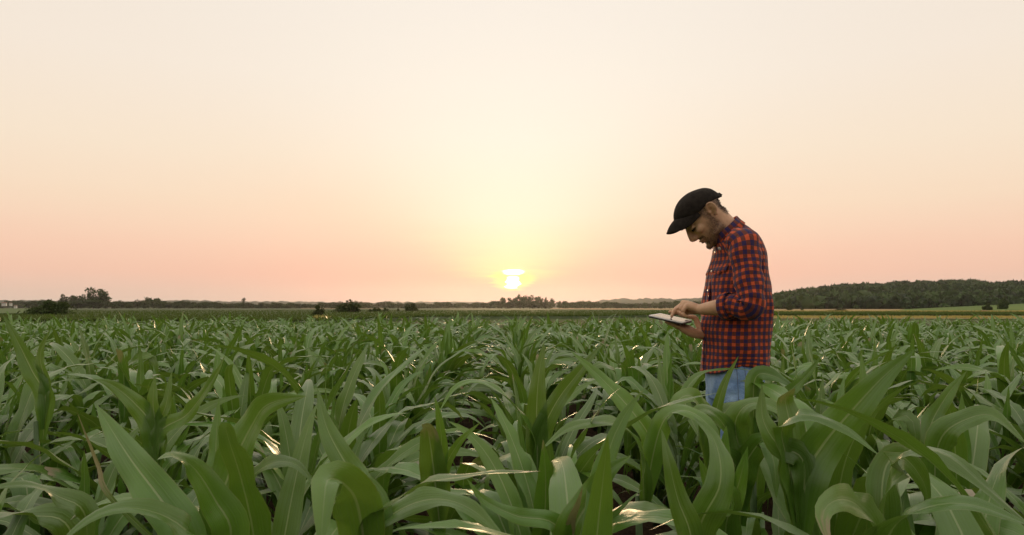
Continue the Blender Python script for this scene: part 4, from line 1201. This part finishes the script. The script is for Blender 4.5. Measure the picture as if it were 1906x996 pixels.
def body():
    parts = []
    rings = [ring_fb(m3(1323, 735), m3(1408, 735), .158, inset=.016), ring_fb(m3(1319, 705), m3(1413, 705), .160, inset=.016)]
    rings += [ring_fb(m3(*f), m3(*b), hw, inset=.018) for f, b, hw in TORSO[3:-2]]
    parts.append(loft(rings))
    parts.append(tube([m3(1366, 446), m3(1352, 430), m3(1341, 417), m3(1328, 402)], [(.062, .064), (.056, .058), (.054, .056), (.052, .056)], 20, ref=(1, 0, 0), sub=3))
    parts += head_parts()
    for sh, el_, wr in ((SH_L, EL_L, WR_L), (SH_R, EL_R, WR_R)):
        parts.append(tube([sh, sh * .5 + el_ * .5, el_], [.048, .041, .034], 16, sub=3))
        mid = el_ * .68 + wr * .32
        parts.append(tube([el_, mid, el_ * .3 + wr * .7, wr], [(.033, .033), (.036, .037), (.031, .033), (.0215, .028)], 16, sub=4))
        parts.append(ellipsoid(sh, (.055, .05, .055)))
    parts += near_hand() + far_hand()
    for s in (-1, 1):
        hip = m3(1366, 715); hip[1] = s * .085
        parts.append(tube([hip, (-.02 + .005, s * .095, .46), (.03, s * .10, .09)], [.066, .048, .038], 16, sub=4))
        parts.append(tube([(.05, s * .10, .05), (-.03, s * .105, .045), (-.15, s * .115, .03)], [(.045, .036), (.042, .042), (.022, .040)], 14, sub=3))
    v, f = join(parts)
    me = mesh_np("body_raw", v, f)
    o = obj("body_raw", me)
    md = o.modifiers.new("r", 'REMESH'); md.mode = 'VOXEL'; md.voxel_size = 0.0034; md.use_smooth_shade = True
    s1 = o.modifiers.new("s", 'SMOOTH'); s1.factor = 0.5; s1.iterations = 3
    dg = bpy.context.evaluated_depsgraph_get()
    out = bpy.data.meshes.new_from_object(o.evaluated_get(dg))
    bpy.data.objects.remove(o); 
    n = len(out.vertices); co = np.empty(n * 3, dtype=np.float32); out.vertices.foreach_get("co", co); co = co.reshape(-1, 3).astype(float)
    h = unhead(co)
    # sockets, temples, mouth line
    near = (np.abs(h[:, 0]) < .14) & (np.abs(h[:, 2]) < .13) & (np.abs(h[:, 1]) < .095)
    disp = np.zeros((n, 3))
    for s in (-1, 1):
        q = ((h[:, 1] - s * .017) / .008) ** 2 + ((h[:, 2] - .020) / .010) ** 2 + ((h[:, 0] + .094) / .02) ** 2
        disp[:, 0] += .006 * np.exp(-q)
        q = ((h[:, 1] - s * .034) / .018) ** 2 + ((h[:, 2] - .030) / .006) ** 2 + ((h[:, 0] + .09) / .025) ** 2
        disp[:, 0] += .008 * np.exp(-q)
        q = ((h[:, 1] - s * .034) / .016) ** 2 + ((h[:, 2] - .006) / .005) ** 2 + ((h[:, 0] + .088) / .025) ** 2
        disp[:, 0] += .005 * np.exp(-q)
        q = ((h[:, 0] - .012) / .007) ** 2 + ((h[:, 2] - .002) / .011) ** 2 + ((h[:, 1] - s * .082) / .012) ** 2
        disp[:, 1] -= s * .011 * np.exp(-q)
    q = (h[:, 1] / .024) ** 2 + ((h[:, 2] + .053) / .0025) ** 2 + ((h[:, 0] + .105) / .02) ** 2
    disp[:, 0] += .004 * np.exp(-q)
    q = (h[:, 1] / .02) ** 2 + ((h[:, 2] + .070) / .006) ** 2 + ((h[:, 0] + .10) / .02) ** 2
    disp[:, 0] += .003 * np.exp(-q)
    h2 = h + disp * near[:, None]
    co = np.where(near[:, None], head(h2), co)
    out.vertices.foreach_set("co", co.astype(np.float32).ravel())
    out.update()
    # where stubble and scalp hair grow
    x, y, z = h.T; ay = np.abs(y)
    sm = lambda v, a, b: np.clip((v - a) / (b - a), 0, 1)
    jawline = sm(-z, .030 + .0 * x, .052) * sm(-x, -.005, .012) * (x > -.125)
    burn = sm(x, -.036, -.024) * sm(-x, .004, .010) * sm(.03 - z, 0, .01) * (ay > .045)
    jawback = sm(x, -.058, -.040) * sm(-x, .0, .012) * sm(-z, .0, .03)
    must = sm(-z, .031, .036) * sm(z, -.047, -.041) * (x < -.078) * (ay < .034)
    beard = np.maximum.reduce([jawline * (1 - .55 * sm(-x, .05, .08) * sm(z, -.075, -.055)), burn, jawback, must])
    lip = (x < -.094) * (ay < .021) * sm(z, -.066, -.062) * sm(-z, .042, .046)
    beard = beard * (1 - np.clip(lip * 1.5, 0, 1)) * near * (z > -.125)
    throat = sm(x, -.02, .02) * sm(-z, .075, .09)
    beard = np.clip(beard * (1 - throat), 0, 1)
    scalp = np.maximum(sm(x, .034, .046) * sm(z, -.078 , -.056) * sm(.06 + z * .6 - 0 * x, 0, .02), sm(z, .030, .038) * (x > -.062) * (x < .05) * (ay > .05))
    scalp = np.maximum(scalp, sm(x, -.050, -.038) * (x < .0) * sm(z, .012, .024) * (ay > .05)) * near
    ear = (ay > .0765) & (x > -.004) & (x < .040) & (z > -.036) & (z < .040)
    scalp[ear] = 0; beard[ear] = 0
    brow = np.exp(-(((ay - .030) / .018) ** 4 + ((z - .0395 + .12 * np.maximum(ay - .035, 0)) / .0042) ** 2)) * (x < -.075)
    st = np.clip(np.maximum.reduce([beard * .66, scalp * .85, brow * .9 * near]), 0, 1)
    for nm, av in (("stubble", st), ("lip", lip * near)):
        at = out.attributes.new(nm, 'FLOAT', 'POINT'); at.data.foreach_set("value", av.astype(np.float32))
    out.materials.clear(); out.materials.append(M['skin'])
    out.name = "body"
    nr = np.empty(n * 3, dtype=np.float32); out.vertices.foreach_get("normal", nr); nr = nr.reshape(-1, 3).astype(float)
    ob = obj("body", out, man); ob["label"] = "bare neck, face, forearms and hands of the man"
    return ob, co, nr, h, beard, scalp, brow * near

body_o, bco, bnr, bh, beardw, scalpw, broww = body()

def strands(name, w, count, length, width, flow, seed, thr=0.25):
    """short hairs standing on the skin where w is high; flow = head-local direction they lie in"""
    g = np.random.default_rng(seed)
    p = np.where(w > thr, w, 0); p = p / p.sum()
    idx = g.choice(len(w), count, p=p)
    fl = head(np.array([flow]))[0] - TRAG
    c = bco[idx] + g.normal(0, .0012, (count, 3)); nrm = bnr[idx]
    d = unit(nrm * 0.75 + fl * 0.8 + g.normal(0, .28, (count, 3)))
    L = length * g.uniform(.6, 1.3, (count, 1)); s = unit(np.cross(d, g.normal(size=(count, 3)))) * width / 2
    base_ = c - nrm * .001
    V = np.stack([base_ - s, base_ + s, base_ + d * L * .6 + s * .6, base_ + d * L + fl * L * .25], axis=1).reshape(-1, 3)
    return obj(name, mesh_np(name, V, np.arange(4 * count).reshape(-1, 4), M['hair'], smooth=False), man)
strands("beard", beardw, 4600, .0052, .0008, (.2, 0, -1), 1)["label"] = "short dark patchy beard along the jaw"
strands("hair", scalpw, 5200, .0062, .0011, (.35, 0, -1), 2)["label"] = "short dark brown hair below the cap"
strands("eyebrow", broww, 260, .008, .0010, (.3, 0, .2), 3)["label"] = "dark eyebrows under the cap brim"
lw = np.exp(-(((np.abs(bh[:, 1]) - .031) / .013) ** 4 + ((bh[:, 2] - .0115) / .0020) ** 2)) * (bh[:, 0] < -.075) * (np.abs(bh[:, 2]) < .05)
strands("eyelashes", lw, 420, .008, .0012, (-.6, 0, -.8), 4)["label"] = "lowered dark eyelashes"

# ---- shirt
def fold_noise(p, s, seed): return mnoise.noise(Vector((p[0] * s + seed, p[1] * s, p[2] * s * .55)))
def shirt():
    keys = [(m3(*f), m3(*b), hw) for f, b, hw in TORSO]
    F_ = catmull([q[0] for q in keys], 78); B_ = catmull([q[1] for q in keys], 78)
    HW = np.interp(np.linspace(0, len(keys) - 1, 79), np.arange(len(keys)), [q[2] for q in keys])
    n = 128; rings = []
    for i in range(79):
        r = ring_fb(F_[i], B_[i], HW[i], n, 2.25)
        rings.append(r)
    Rg = np.array(rings)
    a = np.linspace(0, 2 * math.pi, n, endpoint=False)
    # curved shirt tail: higher at the flanks
    lift = 0.040 * np.abs(np.sin(a)) ** 3
    for i in range(10): Rg[i, :, 2] += lift * (1 - i / 10.0)
    # folds
    ctr = Rg.mean(axis=1, keepdims=True); dirv = Rg - ctr; dirv[:, :, 2] = 0; dirv = unit(dirv)
    amp = np.interp(np.arange(79), [0, 15, 45, 62, 78], [.022, .019, .014, .009, .001])
    for i in range(79):
        for j in range(n):
            p = Rg[i, j]
            q = fold_noise(p, 9.0, 3.1) + .6 * fold_noise(p, 19.0, 7.7)
            q2 = math.sin(p[2] * 26 + 5 * mnoise.noise(Vector((p[0] * 5, p[1] * 5, 2.2))) + p[0] * 30)
            Rg[i, j] += dirv[i, j] * amp[i] * (q + .22 * q2)
    # uv in metres along the cloth
    per = np.linalg.norm(np.diff(np.concatenate([Rg, Rg[:, :1]], axis=1), axis=1), axis=2)[24]
    uacc = np.concatenate([[0], np.cumsum(per)])
    V = []; UV = []; Fc = []
    for i in range(79):
        for j in range(n + 1):
            V.append(Rg[i, j % n]); UV.append((uacc[j], Rg[i, j % n][2] - (lift[j % n] * max(0, 1 - i / 10.0))))
    gf = grid_faces(79, n + 1)
    me = mesh_np("shirt", V, gf[:, ::-1].copy(), M['plaid'], UV)
    o = obj("shirt", me, man); o["label"] = "orange and navy checked shirt with rolled sleeves"
    so = o.modifiers.new("thick", 'SOLIDIFY'); so.thickness = .0018; so.offset = -1
    return o
shirt_o = shirt()

def sleeve(sh, el_, wr, s):
    end = el_ * .46 + wr * .54 if s < 0 else el_ * .5 + wr * .5
    inner = sh + np.array((-.012, -s * .05, .012))
    c0 = [inner, sh + np.array((0, 0, -.004)), sh * .5 + el_ * .5 + np.array((.002, 0, 0)), el_ + np.array((.004, 0, -.002)), el_ * .72 + wr * .28 + np.array((0, 0, .002)), end]
    rr = [(.058, .056), (.062, .058), (.056, .056), (.051, .053), (.047, .049), (.0405, .043)]
    ns, n = 84, 56
    pts = catmull(c0, ns); rad = np.stack([np.interp(np.linspace(0, 5, ns + 1), range(6), [r[c] for r in rr]) for c in (0, 1)], axis=1)
    T = unit(np.gradient(pts, axis=0)); a = np.linspace(0, 2 * math.pi, n + 1)
    arc = np.concatenate([[0], np.cumsum(np.linalg.norm(np.diff(pts, axis=0), axis=1))])
    V = []; UV = []
    u = np.array((-1.0, 0, 0))
    for i in range(ns + 1):
        t = T[i]; u = unit(u - t * np.dot(u, t)); v = np.cross(t, u)
        tt = i / ns
        for aa in a:
            am = aa % (2 * math.pi)
            d = math.cos(am) * u * rad[i][0] + math.sin(am) * v * rad[i][1]
            p = pts[i] + d
            crease = math.exp(-((tt - .60) / .10) ** 2) * .0055 * math.sin(tt * 95 + 2.0 * math.cos(am)) * (0.5 + 0.5 * math.cos(am))
            wr_ = .0055 * fold_noise(p, 13, 4.4 + s) + .0035 * fold_noise(p, 27, 9.1) + .003 * math.sin(tt * 40 + 3 * math.sin(am + s) + 4 * fold_noise(p, 6, 1.0)) + crease
            V.append(p + unit(d) * wr_); UV.append((am_u(aa) , arc[i]))
    me = mesh_np("sleeve", V, grid_faces(ns + 1, n + 1), M['plaid'], UV)
    o = obj("sleeve", me, shirt_o)
    so = o.modifiers.new("thick", 'SOLIDIFY'); so.thickness = .002; so.offset = 1
    # rolled cuff
    cv = []; cu = []
    e0, e1 = ns - 11, ns
    off = [(e0, .003), (e0, .0075), (e0 + 5, .0085), (e1 - 1, .0085), (e1, .0065), (e1, .001)]
    for (i, h) in off:
        t = T[i]; uu = unit(np.array((-1.0, 0, 0)) - t * -t[0]); vv = np.cross(t, uu)
        for aa in a:
            d = math.cos(aa) * uu * rad[i][0] + math.sin(aa) * vv * rad[i][1]
            cv.append(pts[i] + d + unit(d) * (h + .002 * fold_noise(pts[i] + d, 20, 2.2))); cu.append((aa * .05 + .011, arc[i] + h))
    obj("rolled_cuff", mesh_np("rolled_cuff", cv, grid_faces(len(off), n + 1), M['plaid'], cu), shirt_o)
    return o
def am_u(aa): return aa * .0545
sleeve(SH_L, EL_L, WR_L, -1); sleeve(SH_R, EL_R, WR_R, 1)

def collar():
    n = 72; a = np.linspace(-math.pi * .985, math.pi * .985, n + 1)   # opens at the front (angle pi = front)
    fr, bk = m3(1334, 453), m3(1378, 414); c = (fr + bk) / 2; u = (bk - fr) / 2; nrm = unit(np.cross(np.array((0, 1.0, 0)), u)); 
    if nrm[2] < 0: nrm = -nrm
    prof = [(1.00, .062, -.006), (.99, .0615, .018), (1.0, .062, .030), (1.06, .067, .031), (1.13, .074, .012), (1.20, .082, -.010)]
    V = []; UV = []
    for q, (ru, hw, h) in enumerate(prof):
        for aa in a:
            front = max(0, -math.cos(aa)) ** 4
            back = max(0, math.cos(aa))
            hh = h - (0.014 * front if q >= 4 else 0) - (.006 * front if q in (1, 2, 3) else 0)
            rr = ru + (0.02 * front if q >= 4 else 0) - (.0 if q < 4 else .07 * back)
            p = c + u * rr * math.cos(aa) + np.array((0, 1, 0)) * hw * math.sin(aa) + nrm * hh
            V.append(p); UV.append((aa * .066, q * .012 + .004))
    me = mesh_np("collar", V, grid_faces(len(prof), n + 1), M['plaid'], UV)
    o = obj("collar", me, shirt_o)
    so = o.modifiers.new("thick", 'SOLIDIFY'); so.thickness = .002; so.offset = 0
collar()

def surf_front(py, dy):
    """point on the chest front at row py, dy to the side"""
    fy = [t[0][1] for t in TORSO][::-1]; fx = [t[0][0] for t in TORSO][::-1]; bx = [t[1][0] for t in TORSO][::-1]; hw = [t[2] for t in TORSO][::-1]
    f = np.interp(py, fy, fx); b = np.interp(py, fy, bx); w = np.interp(py, fy, hw)
    cx = (f + b) / 2; rx = (b - f) / 2
    ca = (1 - abs(dy / w) ** 2.25) ** (1 / 2.25)
    return m3(cx - rx * ca, py, 0) + np.array((0, dy, 0))
# placket, buttons, pocket flap
pv = []; pu = []
for i, py in enumerate(np.linspace(458, 690, 60)):
    for j, dy in enumerate((-.017, -.016, 0, .016, .017)):
        p = surf_front(py, dy); out_ = .001 if j in (0, 4) else .0045
        pv.append(p + np.array((-out_, 0, 0))); pu.append((dy + .3, p[2]))
obj("placket", mesh_np("placket", pv, grid_faces(60, 5), M['plaid'], pu), shirt_o)
for py in (469, 505, 541, 577, 613, 649):
    p = surf_front(py, 0) + np.array((-.0055, 0, 0))
    v, f = tube([p + (.002, 0, 0), p - (.002, 0, 0)], [.0050, .0045], 14, round_ends=False); obj("button", mesh_np("button", v, f, M['button']), shirt_o)
p = surf_front(500, -.060)
v, f = tube([surf_front(466, -.052) + (-.004, 0, 0), surf_front(464, -.052) + (-.008, 0, 0)], [.005, .005], 12); obj("button", mesh_np("button", v, f, M['button']), shirt_o)
for s in (-1, 1):
    fv = []; fu = []
    for i, py in enumerate((497, 498, 503, 507, 509)):
        for j, dd in enumerate(np.linspace(.030, .130, 12)):
            q = surf_front(py + (3.5 if i >= 3 and 4 <= j <= 7 else 0), s * dd)
            h = (.002, .007, .009, .011, .006)[i]
            fv.append(q + np.array((-h, s * h * dd * 4, 0))); fu.append((s * dd + .0071, q[2]))
    obj("pocket_flap", mesh_np("pocket_flap", fv, grid_faces(5, 12), M['plaid'], fu), shirt_o)

# ---- jeans
def jeans():
    parts = []
    rings = [ring_fb(m3(1323, 742), m3(1408, 742), .160), ring_fb(m3(1319, 715), m3(1413, 715), .164), ring_fb(m3(1318, 690), m3(1414, 690), .158), ring_fb(m3(1319, 655), m3(1414, 655), .148)]
    parts.append(loft(rings))
    for s in (-1, 1):
        hip = m3(1366, 716); hip[1] = s * .083
        parts.append(tube([hip, (-.012, s * .090, .66), (-.018, s * .095, .46), (.012, s * .10, .25), (.03, s * .10, .075)], [(.092, .082), (.082, .076), (.066, .064), (.062, .060), (.066, .062)], 24, ref=(1, 0, 0), sub=4, round_ends=True))
    v, f = join(parts)
    o = obj("jraw", mesh_np("jraw", v, f))
    md = o.modifiers.new("r", 'REMESH'); md.mode = 'VOXEL'; md.voxel_size = 0.006; md.use_smooth_shade = True
    s1 = o.modifiers.new("s", 'SMOOTH'); s1.iterations = 6
    out = bpy.data.meshes.new_from_object(o.evaluated_get(bpy.context.evaluated_depsgraph_get())); bpy.data.objects.remove(o)
    n = len(out.vertices); co = np.empty(n * 3, dtype=np.float32); out.vertices.foreach_get("co", co); co = co.reshape(-1, 3)
    nr = np.empty(n * 3, dtype=np.float32); out.vertices.foreach_get("normal", nr); nr = nr.reshape(-1, 3)
    dsp = np.array([.006 * mnoise.noise(Vector((c[0] * 9, c[1] * 9, c[2] * 13))) + .004 * mnoise.noise(Vector((c[0] * 22, c[1] * 22, c[2] * 30))) for c in co.tolist()])
    out.vertices.foreach_set("co", (co + nr * dsp[:, None]).astype(np.float32).ravel()); out.update()
    out.materials.clear(); out.materials.append(M['denim']); out.name = "jeans"
    o = obj("jeans", out, man); o["label"] = "faded light blue jeans"
    # side seam, back pocket stitching on the near side
    def near_pt(px, py):
        z = CH - (py - HZ) / FPX * (Y0 - .16); x = (px - 953) / FPX * (Y0 - .16) - X0
        sel = (np.abs(co[:, 2] - z) < .012) & (np.abs(co[:, 0] - x) < .012) & (co[:, 1] < 0)
        y = co[sel, 1].min() if sel.any() else -.15
        return np.array((x, y - .0035, z))
    for nm, line in (("side_seam", [(1371, 668), (1372, 690), (1373, 715), (1374, 745)]), ("pocket_seam", [(1386, 683), (1388, 705), (1391, 728), (1400, 738), (1410, 728)])):
        pts = [near_pt(*q) for q in line]
        v, f = tube(pts, [.0011] * len(pts), 6, sub=4); obj(nm, mesh_np(nm, v, f, M['seam']), o)
jeans()
for s in (-1, 1):
    v, f = tube([(.075, s * .10, .05), (.02, s * .10, .06), (-.06, s * .106, .055), (-.14, s * .115, .04), (-.19, s * .12, .035)], [(.048, .040), (.055, .043), (.050, .048), (.038, .050), (.028, .042)], 18, sub=4)
    v[:, 2] = np.maximum(v[:, 2], 0.004)
    sh_o = obj("shoe", mesh_np("shoe", v, f, M['shoe']), man)
    vv, ff = tube([(.07, s * .10, .012), (-.06, s * .107, .012), (-.19, s * .12, .012)], [(.011, .044), (.011, .052), (.011, .044)], 18, sub=4); obj("sole", mesh_np("sole", vv, ff, M['case']), sh_o)

# ---- cap
def cap():
    n = 60; a = np.linspace(0, 2 * math.pi, n, endpoint=False); ca, sa = np.cos(a), np.sin(a)
    zb = .036 + .052 * np.maximum(0, -ca) ** 2.2 - .046 * np.maximum(0, ca) ** 1.3
    zb = zb - .004 * np.abs(sa) ** 6
    rings = []
    def ringz(cx, rx, ry, z): return np.stack([cx + rx * ca, ry * sa, z], axis=1)
    topc = lambda x, r: .0935 - .345 * x + .026 * (1 - r ** 2)
    X1 = .017 + .074 * ca
    ztop = topc(X1, 1.0)
    rings.append(ringz(.002, .0905, .0785, zb)); rings.append(ringz(.002, .0945, .0825, zb + .0005))
    for t in (.12, .14, .35, .6, .80):
        bulge = .006 * math.sin(t * math.pi) + (.0012 if t > .13 else 0.0)
        rings.append(ringz(.002 + .015 * t, (.0945 - .0205 * t) + bulge, (.0825 - .0105 * t) + bulge, zb + (ztop - zb) * t))
    for r in (.93, .80, .62, .40, .2):
        x = .017 + .074 * r * ca; rings.append(np.stack([x, .072 * r * sa, topc(x, r)], axis=1))
    for q in rings[2:]:
        for v in q:
            d = .0022 * mnoise.noise(Vector(v * 38)) + .0015 * mnoise.noise(Vector(v * 80)); v += unit(v - np.array((0, 0, .04))) * d
    v, f = loft(rings, cap=False)
    vl = list(v); c = len(vl); vl.append(np.array((.022, 0, topc(.022, 0)))); b = (len(rings) - 1) * n
    f += [(b + j, b + (j + 1) % n, c) for j in range(n)]
    o = obj("cap", mesh_np("cap", head(np.array(vl)), f, M['cap']), man); sb_ = o.modifiers.new("smooth", 'SUBSURF'); sb_.levels = 1; sb_.render_levels = 1
    o["label"] = "black cotton cap with curved brim"
    # brim
    V = []; nu, nv = 31, 10
    for i in range(nu):
        u = -1 + 2 * i / (nu - 1); ang = math.pi + u * R(70)
        j = (ang / (2 * math.pi)) * n; z0 = np.interp(j % n, np.arange(n + 1), np.append(zb, zb[0]))
        inn = np.array((.002 + .0935 * math.cos(ang), .0815 * math.sin(ang), z0 + .003))
        ln = .064 * (1 - u ** 4) ** .5
        for q in range(nv):
            t = q / (nv - 1)
            p = inn + np.array((-1, 0, 0)) * ln * t + np.array((0, -inn[1] * .10 * t, 0))
            p[2] += -.006 * t - .012 * t * u * u + .004 * math.sin(t * math.pi)
            V.append(p)
    bo = obj("brim", mesh_np("brim", head(np.array(V)), grid_faces(nu, nv), M['cap']), o)
    so = bo.modifiers.new("t", 'SOLIDIFY'); so.thickness = .0035; so.offset = 0
    v, f = tube([(.086, -.030, .002), (.0965, -.014, -.004), (.0985, 0, -.006), (.0965, .014, -.004), (.086, .030, .002)], [(.011, .003)] * 5, 10, ref=(0, 0, 1), sub=3)
    obj("strap", mesh_np("strap", head(v), f, M['cap']), o)
    v, f = box((.1005, -.006, -.004), (.006, .020, .016)); obj("buckle", mesh_np("buckle", head(v), f, M['cap'], smooth=False), o)
cap()

# ------------------------------------------------------------------ tablet
def screen_material():
    m, k, b, o = mat("tablet_screen")
    b.inputs['Base Color'].default_value = (0.02, 0.02, 0.022, 1); b.inputs['Roughness'].default_value = 0.06
    k._in(b.inputs['Roughness'], k.mrange(k.noise(coord(k), 60, 3), 0.3, 0.7, 0.05, 0.14))
    return m
M['screen'] = screen_material()
def slab(a0, a1, b0, b1, h0, h1, bev=.004):
    """rounded flat slab in tablet axes"""
    rings = []; n = 6; pts = []
    for (ca_, cb, s0) in ((a1, b1, 0), (a0, b1, 90), (a0, b0, 180), (a1, b0, 270)):
        sa = 1 if ca_ == a1 else -1; sb = 1 if cb == b1 else -1
        for q in range(n):
            t = R(s0 + 90 * q / (n - 1)); pts.append((ca_ - sa * .010 + .010 * math.cos(t), cb - sb * .010 + .010 * math.sin(t)))
    for h, ins in ((h0, .0015), (h0 + .001, 0), (h1 - .001, 0), (h1, .0015)):
        rings.append(np.array([on_tab(p[0] * (1 - ins / .07), p[1] * (1 - ins / .1), h) - np.array(TC) for p in pts]))
    return loft(rings)
tab = empty("tablet", (X0 + TC[0], Y0 + TC[1], TC[2]))
tag(tab, "thin tablet in a black case held in the man's hands", "tablet")
hl, hw_ = TL / 2, TW / 2
v, f = slab(-hl, hl, -hw_, hw_, -.0098, -.0052); obj("case", mesh_np("case", v, f, M['case'], smooth=False), tab)
v, f = slab(-hl + .002, hl - .002, -hw_ + .002, hw_ - .002, -.0050, -.0004); obj("bezel", mesh_np("bezel", v, f, M['bezel'], smooth=False), tab)
v, f = slab(-hl + .010, hl - .010, -hw_ + .014, hw_ - .014, -.0020, .0002); obj("screen", mesh_np("screen", v, f, M['screen'], smooth=False), tab)

# ------------------------------------------------------------------ haze in the air
hv, hf = box((0, 1500, 27), (8000, 3400, 106))
hz = obj("haze", mesh_np("haze", hv, hf, None, smooth=False))
hm = bpy.data.materials.new("haze"); hm.use_nodes = True
ht = hm.node_tree; ht.nodes.clear()
pv_ = ht.nodes.new("ShaderNodeVolumePrincipled"); pv_.inputs['Color'].default_value = (0.88, 0.90, 0.92, 1)
pv_.inputs['Density'].default_value = 0.00009; pv_.inputs['Anisotropy'].default_value = 0.75
ho = ht.nodes.new("ShaderNodeOutputMaterial"); ht.links.new(pv_.outputs[0], ho.inputs['Volume'])
hz.data.materials.append(hm)
tag(hz, "thin evening haze softening the far hills", "haze", kind="stuff")
